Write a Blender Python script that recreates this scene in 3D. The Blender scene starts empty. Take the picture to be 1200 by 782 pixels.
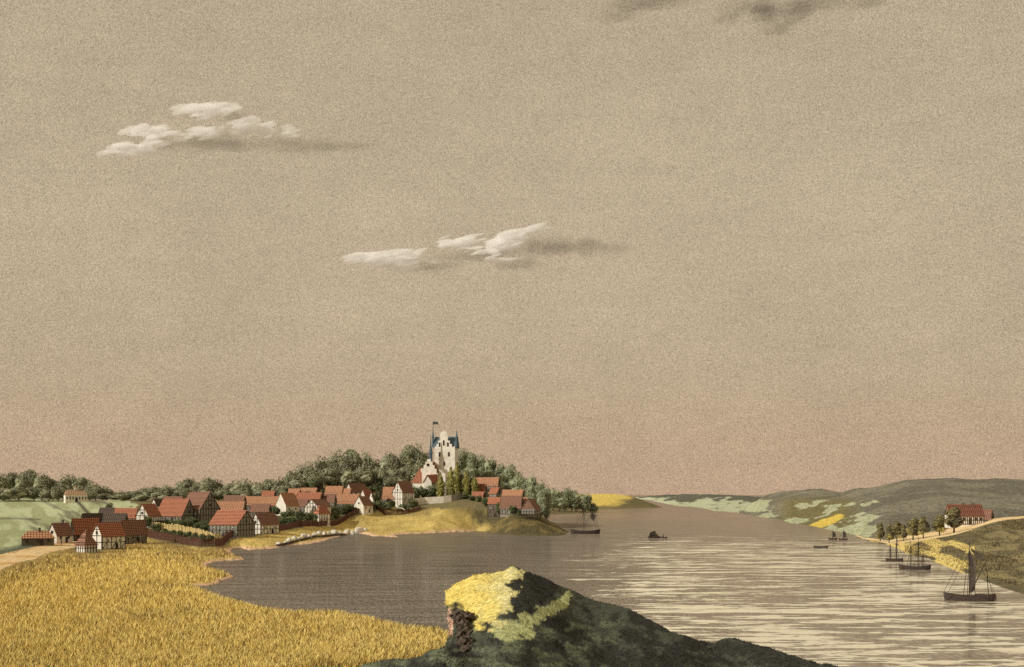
import bpy, bmesh, math, random
import numpy as np
from mathutils import Vector, Matrix

random.seed(7); rng = np.random.default_rng(7)
S = bpy.context.scene
COL = S.collection
F = 1287.0      # focal length in photograph pixels (photograph is 1200 x 782)
HOR = 580.0     # horizon row
H = 20.0        # eye height above the water, metres
R = math.radians

def P(px, py, Y): return Vector(((px-600)*Y/F, Y, H-(py-HOR)*Y/F))
def Yw(py): return H*F/(py-HOR)
def az(px): return math.atan((px-600)/F)

# ------------------------------------------------------------------ noise (numpy)
def _h(i, j, s):
    n = (i.astype(np.int64)*374761393 + j.astype(np.int64)*668265263 + s*1442695041) & 0x7fffffff
    n = ((n ^ (n >> 13))*1274126177) & 0x7fffffff
    return ((n ^ (n >> 16)) & 0xffff)/65535.0
def vnoise(x, y, s=0):
    x = np.asarray(x, float); y = np.asarray(y, float)
    i = np.floor(x); j = np.floor(y); u = x-i; v = y-j
    u = u*u*(3-2*u); v = v*v*(3-2*v)
    return (_h(i,j,s)*(1-u)+_h(i+1,j,s)*u)*(1-v)+(_h(i,j+1,s)*(1-u)+_h(i+1,j+1,s)*u)*v
def fbm(x, y, s=0, o=4):
    t = 0; a = .5; n = 0
    for k in range(o):
        t = t+a*vnoise(x*2**k, y*2**k, s+k*17); n += a; a *= .55
    return t/n

# ------------------------------------------------------------------ object helpers
def tag(o, label=None, cat=None, group=None, kind=None):
    if label: o['label'] = label
    if cat: o['category'] = cat
    if group: o['group'] = group
    if kind: o['kind'] = kind
    return o
def empty(name, loc, rz=0, label=None, cat=None, group=None):
    o = bpy.data.objects.new(name, None); COL.objects.link(o)
    o.location = loc; o.rotation_euler = (0, 0, rz); o.empty_display_size = .5
    return tag(o, label, cat, group)
def copy_tree(o, parent=None):
    c = o.copy(); COL.objects.link(c); c.parent = parent
    for ch in o.children: copy_tree(ch, c)
    return c

class MB:
    def __init__(s): s.v = []; s.f = []; s.m = []; s.smooth = False
    def add(s, vs, fs, mi=0):
        b = len(s.v); s.v += [tuple(v) for v in vs]
        s.f += [tuple(i+b for i in f) for f in fs]; s.m += [mi]*len(fs); return s
    def box(s, c, d, mi=0, rz=0, top=1.0):
        x, y, z = c; a, b, h = d[0]/2, d[1]/2, d[2]/2
        vs = []
        for k, t in ((-1, 1), (1, top)):
            for sx, sy in ((-1,-1),(1,-1),(1,1),(-1,1)):
                X, Y = sx*a*t, sy*b*t
                vs.append((x+X*math.cos(rz)-Y*math.sin(rz), y+X*math.sin(rz)+Y*math.cos(rz), z+k*h))
        return s.add(vs, [(3,2,1,0),(4,5,6,7),(0,1,5,4),(1,2,6,5),(2,3,7,6),(3,0,4,7)], mi)
    def bar(s, p, q, w, w2=None, mi=0, n=4):
        p = Vector(p); q = Vector(q); d = (q-p)
        if d.length < 1e-6: return s
        d.normalize(); a = d.orthogonal().normalized()
        if abs(d.z) < .99:
            a = Vector((0,0,1)).cross(d).normalized()
        b = d.cross(a); w2 = w if w2 is None else w2
        vs = []
        for c, r in ((p, w/2), (q, w2/2)):
            for k in range(n):
                t = 2*math.pi*(k+.5)/n; vs.append(c+(a*math.cos(t)+b*math.sin(t))*r*(1.414 if n == 4 else 1))
        fs = [(k, (k+1) % n, n+(k+1) % n, n+k) for k in range(n)]+[tuple(range(n))[::-1], tuple(range(n, 2*n))]
        return s.add(vs, fs, mi)
    def prism(s, prof, y0, y1, mi=0, axis='y'):
        n = len(prof)
        if axis == 'y': vs = [(x, y0, z) for x, z in prof]+[(x, y1, z) for x, z in prof]
        else: vs = [(y0, x, z) for x, z in prof]+[(y1, x, z) for x, z in prof]
        fs = [(k, (k+1) % n, n+(k+1) % n, n+k) for k in range(n)]+[tuple(range(n))[::-1], tuple(range(n, 2*n))]
        return s.add(vs, fs, mi)
    def cone(s, c, r0, r1, h, n=10, mi=0):
        x, y, z = c
        vs = [(x+r0*math.cos(6.2832*k/n), y+r0*math.sin(6.2832*k/n), z) for k in range(n)]
        vs += [(x+r1*math.cos(6.2832*k/n), y+r1*math.sin(6.2832*k/n), z+h) for k in range(n)]
        fs = [(k, (k+1) % n, n+(k+1) % n, n+k) for k in range(n)]+[tuple(range(n))[::-1], tuple(range(n, 2*n))]
        return s.add(vs, fs, mi)
    def build(s, name, mats, parent=None, smooth=False, recalc=True):
        me = bpy.data.meshes.new(name); me.from_pydata(s.v, [], s.f)
        mats = mats if isinstance(mats, (list, tuple)) else [mats]
        for m in mats: me.materials.append(m)
        if len(mats) > 1: me.polygons.foreach_set('material_index', s.m)
        if recalc:
            bm = bmesh.new(); bm.from_mesh(me); bmesh.ops.recalc_face_normals(bm, faces=bm.faces); bm.to_mesh(me); bm.free()
        if smooth: me.polygons.foreach_set('use_smooth', [True]*len(me.polygons))
        o = bpy.data.objects.new(name, me); COL.objects.link(o); o.parent = parent
        return o

def np_mesh(name, verts, faces, mat, cols=None, smooth=False, parent=None):
    verts = np.asarray(verts, np.float32); faces = np.asarray(faces, np.int32)
    k = faces.shape[1]
    me = bpy.data.meshes.new(name)
    me.vertices.add(len(verts)); me.vertices.foreach_set('co', verts.ravel())
    me.loops.add(faces.size); me.loops.foreach_set('vertex_index', faces.ravel())
    me.polygons.add(len(faces)); me.polygons.foreach_set('loop_start', np.arange(0, faces.size, k, dtype=np.int32))
    me.polygons.foreach_set('loop_total', np.full(len(faces), k, np.int32))
    if cols is not None:
        a = me.color_attributes.new('Col', 'FLOAT_COLOR', 'POINT')
        c = np.ones((len(verts), 4), np.float32); c[:, :3] = cols; a.data.foreach_set('color', c.ravel())
    me.materials.append(mat); me.update(calc_edges=True); me.validate()
    if smooth: me.polygons.foreach_set('use_smooth', np.ones(len(faces), bool))
    o = bpy.data.objects.new(name, me); COL.objects.link(o); o.parent = parent
    return o

# ------------------------------------------------------------------ materials
class NT:
    def __init__(s, m): m.use_nodes = True; s.t = m.node_tree; s.t.nodes.clear()
    def n(s, typ, ins=None, **kw):
        o = s.t.nodes.new(typ)
        for k, v in kw.items(): setattr(o, k, v)
        for k, v in (ins or {}).items():
            if isinstance(v, bpy.types.NodeSocket): s.t.links.new(v, o.inputs[k])
            else: o.inputs[k].default_value = v
        return o
    def ramp(s, fac, stops, interp='LINEAR'):
        r = s.n('ShaderNodeValToRGB', {'Fac': fac}); e = r.color_ramp.elements; r.color_ramp.interpolation = interp
        while len(e) < len(stops): e.new(.5)
        for q, (p, c) in zip(e, stops):
            q.position = p; q.color = (c, c, c, 1) if isinstance(c, (int, float)) else (*c, 1)
        return r.outputs[0]
    def mul(s, a, b):
        m = s.n('ShaderNodeMix', data_type='RGBA', blend_type='MULTIPLY'); m.inputs['Factor'].default_value = 1
        for i, v in ((6, a), (7, b)):
            if isinstance(v, bpy.types.NodeSocket): s.t.links.new(v, m.inputs[i])
            else: m.inputs[i].default_value = (*v, 1)
        return m.outputs[2]
    def mix(s, f, a, b):
        m = s.n('ShaderNodeMix', data_type='RGBA')
        for i, v in ((0, f), (6, a), (7, b)):
            if isinstance(v, bpy.types.NodeSocket): s.t.links.new(v, m.inputs[i])
            elif i == 0: m.inputs[0].default_value = v
            else: m.inputs[i].default_value = (*v, 1)
        return m.outputs[2]
    def math(s, op, a, b=0.0, clamp=False):
        m = s.n('ShaderNodeMath', operation=op, use_clamp=clamp)
        for i, v in ((0, a), (1, b)):
            if isinstance(v, bpy.types.NodeSocket): s.t.links.new(v, m.inputs[i])
            else: m.inputs[i].default_value = v
        return m.outputs[0]
    def out(s, sh): s.n('ShaderNodeOutputMaterial', {'Surface': sh})

def mat_grain(name, color=None, scale=3.0, lo=.55, hi=1.35, bump=.0, rough=.9, spec=.1, detail=5.0, c2=None, c2scale=.3, stretch=None):
    """plain material: own colour (or the mesh's land-cover colour), broken by a fractal grain"""
    m = bpy.data.materials.new(name); t = NT(m)
    tc = t.n('ShaderNodeTexCoord').outputs['Object']
    if stretch: tc = t.n('ShaderNodeMapping', {'Vector': tc, 'Scale': stretch}).outputs[0]
    n1 = t.n('ShaderNodeTexNoise', {'Vector': tc, 'Scale': scale, 'Detail': detail, 'Roughness': .75}).outputs[0]
    g = t.ramp(n1, [(.36, lo), (.64, hi)])
    base = t.n('ShaderNodeAttribute', attribute_name='Col').outputs['Color'] if color is None else None
    if base is None:
        if c2:
            n2 = t.n('ShaderNodeTexNoise', {'Vector': tc, 'Scale': c2scale, 'Detail': 3.0}).outputs[0]
            base = t.mix(t.ramp(n2, [(.42, 0.), (.6, 1.)]), color, c2)
        else: base = color
    c = t.mul(g, base)
    ins = {'Base Color': c, 'Roughness': rough, 'Specular IOR Level': spec}
    if bump:
        ins['Normal'] = t.n('ShaderNodeBump', {'Height': n1, 'Strength': bump, 'Distance': .3/scale*3}).outputs[0]
    t.out(t.n('ShaderNodeBsdfPrincipled', ins).outputs[0]); return m

def mat_roof(name, a, b):
    m = bpy.data.materials.new(name); t = NT(m)
    tc = t.n('ShaderNodeTexCoord').outputs['Object']
    sx = t.n('ShaderNodeSeparateXYZ', {'Vector': tc})
    n1 = t.n('ShaderNodeTexNoise', {'Vector': tc, 'Scale': 2.2, 'Detail': 5.0, 'Roughness': .8}).outputs[0]
    rows = t.math('SINE', t.math('ADD', t.math('MULTIPLY', sx.outputs[2], 11.), t.math('MULTIPLY', n1, 5.)))
    cols = t.math('SINE', t.math('ADD', t.math('MULTIPLY', sx.outputs[0], 7.), t.math('MULTIPLY', n1, 3.)))
    pat = t.math('MULTIPLY', t.ramp(rows, [(.0, .42), (.4, 1.2)]), t.ramp(cols, [(.0, .6), (.5, 1.15)]))
    c = t.mix(t.ramp(n1, [(.38, 0.), (.62, 1.)]), a, b)
    mm = t.mul(c, t.n('ShaderNodeCombineColor', {0: pat, 1: pat, 2: pat}).outputs[0])
    t.out(t.n('ShaderNodeBsdfPrincipled', {'Base Color': mm, 'Roughness': .85, 'Specular IOR Level': .15}).outputs[0]); return m

M = {}
M['ground'] = mat_grain('ground_cover', None, 1.1, .58, 1.38, bump=.35)
M['hillside'] = mat_grain('hillside_cover', None, .42, .32, 1.7, bump=.7, detail=9)
M['mound'] = mat_grain('mound_turf', None, 5., .5, 1.4, bump=.6, detail=7)
M['blades'] = mat_grain('grass_blades', None, 8., .85, 1.15)
M['leaf'] = mat_grain('leaf_wood', (.235,.24,.155), 1.3, .3, 1.8, c2=(.40,.41,.26), c2scale=.5)
M['leaf_dark'] = mat_grain('leaf_garden', (.10,.12,.06), 1.5, .5, 1.6, c2=(.18,.20,.09), c2scale=.6)
M['leaf_pale'] = mat_grain('leaf_pale', (.36,.385,.245), 1.3, .4, 1.5, c2=(.20,.23,.145), c2scale=.5)
M['leaf_yellow'] = mat_grain('leaf_yellow', (.40,.38,.12), .9, .4, 1.4, c2=(.17,.18,.085), c2scale=.5)
M['leaf_avenue'] = mat_grain('leaf_avenue', (.13,.115,.07), 1.6, .5, 1.4, c2=(.50,.44,.15), c2scale=.45)
M['bark'] = mat_grain('bark', (.07,.055,.04), 4)
M['plaster'] = mat_grain('white_plaster', (.90,.865,.77), 2., .86, 1.06, c2=(.76,.70,.58), c2scale=.5)
M['greywall'] = mat_grain('grey_infill', (.25,.23,.19), 3., .5, 1.5)
M['timber'] = mat_grain('dark_timber', (.05,.04,.03), 5)
M['stone'] = mat_grain('rubble_stone', (.12,.10,.08), 3., .4, 1.9)
M['pane'] = mat_grain('window_glass', (.03,.03,.03), 3, .9, 1.1, rough=.15, spec=.5)
M['r_red'] = mat_roof('red_tiles', (.62,.25,.145), (.43,.18,.11))
M['r_orange'] = mat_roof('orange_tiles', (.74,.40,.23), (.50,.24,.14))
M['r_brown'] = mat_roof('brown_tiles', (.43,.215,.145), (.28,.165,.12))
M['r_dark'] = mat_roof('dark_roofing', (.17,.12,.095), (.11,.09,.07))
M['r_farm'] = mat_roof('weathered_red_tiles', (.34,.13,.085), (.20,.10,.07))
M['r_tan'] = mat_roof('tan_thatch', (.66,.45,.28), (.52,.34,.2))
M['blue'] = mat_grain('blue_slate', (.11,.155,.185), 3., .6, 1.4)
M['fence'] = mat_grain('brown_fence', (.13,.065,.045), 4., .5, 1.5)
M['paling'] = mat_grain('yellow_paling', (.78,.60,.26), 3., .7, 1.2)
M['boulder'] = mat_grain('boulder_stone', (.72,.68,.58), 2.5, .55, 1.2, bump=.4)
M['hull'] = mat_grain('tarred_hull', (.06,.045,.038), 4., .6, 1.6, rough=.6)
M['sail'] = mat_grain('tanned_sail', (.085,.07,.055), 3., .6, 1.5)
M['rope'] = mat_grain('rope', (.07,.06,.05), 3.)
M['skin'] = mat_grain('skin', (.45,.28,.2), 3.)
M['cloth'] = mat_grain('dark_cloth', (.06,.05,.045), 3.)
M['flag'] = mat_grain('flag_cloth', (.08,.09,.09), 3.)
M['rock'] = mat_grain('bluff_rock', (.11,.085,.065), 6., .4, 1.7, bump=.8)
M['pink'] = mat_grain('pink_clay', (.72,.47,.34), 5., .75, 1.15, bump=.3)
M['cloud'] = M['flag']

# ------------------------------------------------------------------ west land: shoreline + thin plate surface
shoreW_px = [(530,745),(515,744),(500,742),(485,741),(470,738),(455,734),(440,730),(428,728),(420,727),(408,723),(395,722),(372,722.5),(350,723),(330,722),
 (318,720),(305,716),(298,712),(290,711),(280,709.5),(270,707),(262,702),(255,700),(247,696),(240,694),(233,691.5),(229,689),(233,686.5),(242,687),(252,685),(262,680),(269,678),(276,676),
 (270,672.5),(262,671.5),(250,671),(242,669),(239,666),(243,662),(252,658.5),(262,657.5),(274,657),(287,656),(278,652),(271,647),(272,643.5),(280,642.5),(292,645),(304,644),(318,643.5),
 (330,641),(345,639),(362,638),(375,635.5),(390,631),(405,627),(418,625),(428,626.5),(436,629),(450,629),(466,630),(462,627),(475,626),(495,625.5),(520,624.5),(545,623.5),(562,622.5),(572,624),(585,626.5),(600,627.5),
 (625,628),(645,628.3),(662,627)]
shoreW = [((px-600)*Yw(py)/F, Yw(py)) for px, py in shoreW_px]
backW = [(667,600),(655,650),(643,720),(635,800),(630,930),(630,1040),(640,1100),(660,1140),(682,1180),(698,1240),(702,1320),(690,1500),(640,1750)]
shoreW += [((px-600)*Y/F, Y) for px, Y in backW]
polyW = shoreW+[(-200,2400),(-3500,3000),(-3500,80),(-60,80),(-30,100),(-12,118),(-8,128),(-5,140)]
# fractal roughening of the shoreline so it is not made of straight cuts
def roughen(poly, n_keep):
    out = []
    for i, (a, b) in enumerate(zip(poly, poly[1:]+poly[:1])):
        out.append(a)
        L = math.hypot(b[0]-a[0], b[1]-a[1])
        if i < n_keep and L > 3:
            k = min(6, int(L/2.5))
            nx, ny = -(b[1]-a[1])/L, (b[0]-a[0])/L
            for j in range(1, k):
                t = j/k; w = (random.random()-.5)*min(L*.12, 1.6)
                out.append((a[0]+(b[0]-a[0])*t+nx*w, a[1]+(b[1]-a[1])*t+ny*w))
    return out
polyW = np.array(roughen(polyW, len(shoreW_px)-1))

def sdf(poly, x, y):
    x = x.ravel(); y = y.ravel(); d = np.full(x.shape, 1e9); inside = np.zeros(x.shape, bool)
    for (ax, ay), (bx, by) in zip(poly, np.roll(poly, -1, axis=0)):
        ex, ey = bx-ax, by-ay; wx, wy = x-ax, y-ay
        t = np.clip((wx*ex+wy*ey)/(ex*ex+ey*ey+1e-9), 0, 1)
        d = np.minimum(d, (wx-ex*t)**2+(wy-ey*t)**2)
        c = ((ay > y) != (by > y))
        with np.errstate(divide='ignore', invalid='ignore'):
            inside ^= c & (x < ex*(y-ay)/(by-ay+1e-12)+ax)
    d = np.sqrt(d); return np.where(inside, d, -d)

# depth chosen for a ground row, village side (metres); tables at several columns
tabs = {0: [(782,118),(700,196),(660,300),(648,340),(635,375),(610,490),(590,640),(575,720)],
        150: [(782,118),(700,200),(660,298),(645,360),(630,425),(615,480),(605,520),(596,555),(590,600),(586,640)],
        345: [(782,118),(720,180),(640,430),(630,464),(620,502),(610,540),(600,580),(590,618),(580,652),(570,690)],
        430: [(782,118),(720,180),(626,562),(618,580),(610,597),(600,613),(590,634),(580,660),(570,690)],
        500: [(782,118),(745,156),(625,573),(610,602),(600,620),(590,645),(583,668),(575,690),(560,730)],
        620: [(782,118),(745,156),(628,540),(610,580),(600,600),(590,625),(583,650),(575,690),(560,740)]}
def Yd(px, py):
    ks = sorted(tabs)
    def one(k):
        t = sorted(tabs[k]); return float(np.interp(py, [a for a, _ in t], [b for _, b in t]))
    px = min(max(px, ks[0]), ks[-1])
    for a, b in zip(ks, ks[1:]):
        if px <= b: w = (px-a)/(b-a); return one(a)*(1-w)+one(b)*w
ctrl = []
for k, t in tabs.items():
    for py, Y in t: ctrl.append((k, Y, H-(py-HOR)*Y/F))
ctrl += [(-150, 118, 1.6), (-150, 300, 2), (-150, 500, 9), (-150, 700, 17), (250, 300, 1.1), (330, 180, 1.0), (120, 250, 1.7), (440, 165, .7), (200, 200, 1.6), (320, 130, 1.),
         (50, 620, H-12*620/F), (88, 615, H-9*615/F), (50, 700, 17), (100, 760, 15), (0, 900, 15), (150, 760, 14.5), (250, 700, 17), (330, 700, 22), (400, 720, 27), (460, 740, 31), (520, 745, 33),
         (570, 750, 31), (600, 740, 25), (612, 790, 17), (625, 760, 13), (640, 600, 4.2), (632, 574, 6.5), (650, 575, 2.5), (660, 1180, 1.5), (680, 1260, 1.5), (640, 1200, 3), (600, 1200, 8), (500, 1100, 14), (300, 1100, 8), (0, 1300, 8), (-150, 1200, 8),
         (300, 2200, 2), (600, 1800, 1), (-150, 2300, 3), (420, 640, 18), (560, 655, 18.), (250,640,15.5), (330,640,17), (570,660,20), (562,640,17.8), (580,640,16), (580,615,12.3), (600,630,14.2), (600,603,10.3), (614,590,9), (272,445,2.8), (235,490,7), (365,575,9.3), (377,550,7.4), (500,642,15.2), (530,648,16.5)]
ctrl = np.array(ctrl, float)
def q(px, Y): return np.stack([np.asarray(px)/110., np.log(np.asarray(Y))*3.2], -1)
def tk(r2): return .5*r2*np.log(r2+1e-9)
C_ = q(ctrl[:, 0], ctrl[:, 1]); n = len(C_)
K_ = tk(((C_[:, None]-C_[None])**2).sum(-1))+np.eye(n)*.02
A_ = np.zeros((n+3, n+3)); A_[:n, :n] = K_; A_[:n, n] = 1; A_[:n, n+1:] = C_; A_[n, :n] = 1; A_[n+1:, :n] = C_.T
W_ = np.linalg.solve(A_, np.concatenate([ctrl[:, 2], np.zeros(3)]))
def tps(px, Y):
    Q = q(px, Y); z = W_[n]+Q@W_[n+1:]
    for i in range(n): z = z+W_[i]*tk(((Q-C_[i])**2).sum(-1))
    return z
def west(x, y, d=None):
    x = np.atleast_1d(np.asarray(x, float)); y = np.atleast_1d(np.asarray(y, float))
    if d is None: d = sdf(polyW, x, y)
    z = np.maximum(tps(x*F/y+600, y), .75)+(fbm(x*.15, y*.15, 3)-.5)*.5
    slope = .3+.3*sm(480, 560, x*F/y+600)
    b = .28*np.clip(d/.6, 0, 1)+slope*np.maximum(d-1.5, 0)
    k = .5
    zz = np.minimum(z, b)
    return np.where(d > 0, zz, np.maximum(-.25+.3*d, -3.)), d
def gz(px, Y):
    x = (px-600)*Y/F; return float(west(x, Y)[0][0])
def G(px, py, Y=None, sink=0.):
    """a point standing on the west land, seen near (px, py)"""
    Y = Y or Yd(px, py); return Vector(((px-600)*Y/F, Y, gz(px, Y)-sink))

def seg(pts, x): a = np.array(pts, float); return np.interp(x, a[:, 0], a[:, 1])
def sm(a, b, x): t = np.clip((x-a)/(b-a), 0, 1); return t*t*(3-2*t)
def lerp(c, d, w): return c*(1-w[:, None])+np.array(d)*w[:, None]

def build_west():
    pxs = np.arange(-180, 712, 1.25); Ys = np.exp(np.arange(math.log(90), math.log(2300), .0075))
    PX, YY = np.meshgrid(pxs, Ys); X = (PX-600)*YY/F
    z, d = west(X.ravel(), YY.ravel()); px = PX.ravel(); Y = YY.ravel(); x = X.ravel()
    py = HOR+(H-z)*F/Y
    nz = fbm(px*.07, py*.12, 5); nf = fbm(x*.12, Y*.12, 9)
    c = np.tile(np.array([.20,.17,.085]), (len(px), 1))                       # village ground, dark grass
    roadtop = seg([(-200,672),(0,650),(40,641),(60,637.5),(85,634),(95,633)], px)
    roadbot = seg([(-200,700),(0,668),(18,660),(34,656.5),(42,656),(52,650),(80,643),(95,640)], px)+(nz-.5)*3
    fieldtop = seg([(-200,700),(0,668),(18,660),(42,656),(52,650),(80,643),(95,646),(110,649),(130,642),(165,628),(200,637),(236,642),(262,640),(280,630),(300,630),(330,626),(600,640)], px)
    # meadow hill on the left
    mead = (px < 150+(nz-.5)*70) & (py < roadtop)
    mc = lerp(np.tile(np.array([.36,.39,.21]), (len(px), 1)), (.50,.55,.33), sm(.42, .6, nz))
    dk = sm(.52, .66, fbm((px+py*1.6)*.02, (py-px*.5)*.13, 21))
    mc = lerp(mc, (.17,.165,.105), dk*sm(20, 60, px+(fbm(px*.05, py*.05, 2)-.5)*60)*.85)
    band = np.exp(-((py-(608.+.000*px+.03*np.maximum(px-20, 0)))/.9)**2)*(px < 48); mc = lerp(mc, (.09,.08,.06), band*.8)
    tr = np.exp(-((px-(93+.9*(py-590)))/3.)**2)*((py > 588) & (py < 603)); mc = lerp(mc, (.08,.07,.05), tr)
    mc = lerp(mc, (.13,.15,.10), sm(-9, -3, py-roadtop))
    c[mead] = mc[mead]
    road = (px < 96) & (py >= roadtop) & (py < roadbot)
    rc = lerp(np.tile(np.array([.74,.56,.30]), (len(px), 1)), (.60,.36,.15), sm(.45, .62, nf)); c[road] = rc[road]
    # golden field
    fld = (Y < 700) & (py >= fieldtop) & ((px < 240) | (py > 655) | (px < 300)) & ~road
    fc = lerp(np.tile(np.array([.74,.57,.19]), (len(px), 1)), (.52,.36,.11), sm(.4, .62, nf))
    fc = lerp(fc, (.26,.18,.06), (1-sm(0, 26, py-fieldtop))*.75*(px < 270)*sm(.2, .5, nz+.1))
    fc = lerp(fc, (.62,.46,.16), sm(725, 782, py+(nz-.5)*40)*.7)
    c[fld] = fc[fld]
    # yellow meadow between village and water
    ym = (px > 270) & (py > 596) & ~fld & (Y < 680)
    olive = sm(517, 545, px+(nz-.5)*50-(py-585)*1.1)
    yc = lerp(np.tile(np.array([.66,.51,.17]), (len(px), 1)), (.50,.38,.13), sm(.45, .65, nf))
    yc = lerp(yc, (.115,.098,.048), np.maximum(olive, (1-sm(586, 612, py+(nz-.5)*25))*(px > 400)*.7))
    yc = lerp(yc, (.22,.17,.065), olive*sm(.55, .68, nf))
    edge = seg([(270,633),(300,628),(365,616),(433,601),(500,590),(560,583),(640,583)], px)
    c = lerp(c, (0,0,0), np.zeros(len(px))); w = (ym & (py > edge)).astype(float)
    c = c*(1-w[:, None])+yc*w[:, None]
    # pinkish sand at the very edge of the water
    s = (1-sm(.5, 2.4 if True else 0, d*1.0*250/np.maximum(Y, 250)**1.0+(nf-.5)*1.6))*(d > -1)*(px < 575)
    c = lerp(c, (.78,.52,.36), s*.9*(1-sm(535, 570, px)))
    c = lerp(c, (.10,.085,.06), (d < -.15).astype(float))
    ny, nx = PX.shape; idx = np.arange(nx*ny).reshape(ny, nx)
    f = np.stack([idx[:-1, :-1], idx[:-1, 1:], idx[1:, 1:], idx[1:, :-1]], -1).reshape(-1, 4)
    f = f[z[f].max(1) > -2.5]
    used = np.unique(f); mp = -np.ones(len(px), int); mp[used] = np.arange(len(used))
    o = np_mesh('terrain', np.stack([x, Y, z], 1)[used], mp[f], M['ground'], c[used], smooth=True)
    tag(o, 'peninsula ground with golden field, sandy road and yellow meadow by the bay', 'terrain', kind='structure')
build_west()

# ------------------------------------------------------------------ lofted land strips (east side, far hills)
def loft(name, lines, pxs, rows, colfn, mat, label, kind='structure', rough=.6, seed=1, crestnoise=0.):
    """lines: list of [(px, py, Y)]; rows: number of rows between consecutive lines"""
    L = []
    for ln in lines:
        a = np.array(ln, float); a = a[np.argsort(a[:, 0])]
        Y = np.exp(np.interp(pxs, a[:, 0], np.log(a[:, 2]))); z = np.interp(pxs, a[:, 0], H-(a[:, 1]-HOR)*a[:, 2]/F)
        L.append((Y, z))
    VY = []; VZ = []; T = []
    for i, ((Y0, z0), (Y1, z1)) in enumerate(zip(L, L[1:])):
        for k in range(rows[i]):
            t = k/rows[i]; VY.append(Y0+(Y1-Y0)*t); VZ.append(z0+(z1-z0)*(t*.6+.4*t*t*(3-2*t))); T.append(np.full(len(pxs), i+t))
    VY.append(L[-1][0]); VZ.append(L[-1][1]); T.append(np.full(len(pxs), float(len(lines)-1)))
    Y = np.array(VY); Z = np.array(VZ); T = np.array(T).ravel(); PXX = np.tile(pxs, (len(Y), 1)); X = (PXX-600)*Y/F
    sc = np.median(L[1][0])/400.
    nn = (fbm(X*.05/sc, Y*.05/sc, seed, 5)-.5)*2*rough*sc*np.clip(Z/(3*sc), 0, 1)
    Z = Z+nn
    px = PXX.ravel(); y = Y.ravel(); z = Z.ravel(); py = HOR+(H-z)*F/y
    c = colfn(px, py, T, X.ravel(), y, z)
    ny, nx = Y.shape; idx = np.arange(nx*ny).reshape(ny, nx)
    f = np.stack([idx[:-1, :-1], idx[:-1, 1:], idx[1:, 1:], idx[1:, :-1]], -1).reshape(-1, 4)
    o = np_mesh(name, np.stack([X.ravel(), y, z], 1), f, mat, c, smooth=True)
    tag(o, label, None, kind=kind)
    return lambda qx, t: None

def zl(pts, ymul=1., dz=0):      # shoreline points -> (px, py, Y) on the water
    return [(px, HOR+(H-dz)*F/(Yw(py)*ymul), Yw(py)*ymul) for px, py in pts]

# --- near east bank
shE = [(1004,628.5),(1011,632),(1025,636),(1041,639),(1052,643),(1059,647),(1072,652),(1088,654.5),(1097,659),(1111,665),(1125,671),(1140,674),(1156,682),(1179,690),(1200,697),(1260,720),(1340,760)]
E2 = [(1004,628.8,520),(1011,631.6,497),(1041,637.5,446),(1060,636,430),(1080,633.5,418),(1100,630.5,412),(1120,626.5,415),(1140,620.5,425),(1152,616,432),(1163,612.5,436),(1180,609,438),(1200,607,436),(1260,604,420),(1340,600,380)]
E3 = [(1004,626.8,540),(1011,629.5,515),(1041,633.5,475),(1060,628.5,478),(1080,625.5,485),(1100,622,492),(1120,618,500),(1140,614.8,505),(1152,612.5,508),(1165,607.8,512),(1180,606.2,515),(1200,605,515),(1260,602,500),(1340,598,480)]
E4 = [(px, py-.5, Y*1.06) for px, py, Y in E3]
E5 = [(px, HOR+(H+2)*F/(Y*1.3), Y*1.3) for px, py, Y in E3]
E1b = []   # half way up the heath slope, bulging
for (px, py) in shE[2:]:
    Ys_ = Yw(py); a = np.array(E2); Yc = np.interp(px, a[:, 0], a[:, 2]); zc = np.interp(px, a[:, 0], H-(a[:, 1]-HOR)*a[:, 2]/F)
    Ym = Ys_*.5+Yc*.5; zm = zc*.56; E1b.append((px, HOR+(H-zm)*F/Ym, Ym))
E1b = [(1004,628.6,523),(1011,631.8,496)]+E1b
def colE(px, py, T, x, y, z):
    nz = fbm(px*.05, py*.16, 31); nf = fbm(x*.2, y*.1, 33); n3 = fbm((px+py*2)*.03, (py-px*.35)*.11, 35)
    c = lerp(np.tile(np.array([.165,.14,.078]), (len(px), 1)), (.27,.225,.115), sm(.5, .68, n3))
    c = lerp(c, (.11,.10,.06), sm(.52, .66, nf)*.7)
    yel = (sm(.40, .50, n3+.30*np.exp(-((px-1120)/24)**2-((py-660)/11)**2)+.22*np.exp(-((px-1075)/30)**2-((py-643)/7)**2)-.13))*(px < 1142)*(T < 3)
    c = lerp(c, (.72,.57,.20), yel*(py > 630+0*px))
    w = ((T >= 3) & (T <= 4.05)).astype(float)
    rc = lerp(np.tile(np.array([.84,.66,.37]), (len(px), 1)), (.66,.42,.2), sm(.55, .7, nf))
    c = c*(1-w[:, None])+rc*w[:, None]
    c = lerp(c, (.16,.15,.09), (T > 4.6).astype(float))
    return c
loft('east_bank', [zl(shE, .96, -3), zl(shE, 1., 0), E1b, E2, E3, E4, E5], np.arange(1004, 1340, .8), [4, 60, 60, 24, 6, 6], colE, M['ground'],
     'heath covered bank with a pale sandy road on the right shore', rough=.5, seed=4)

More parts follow.
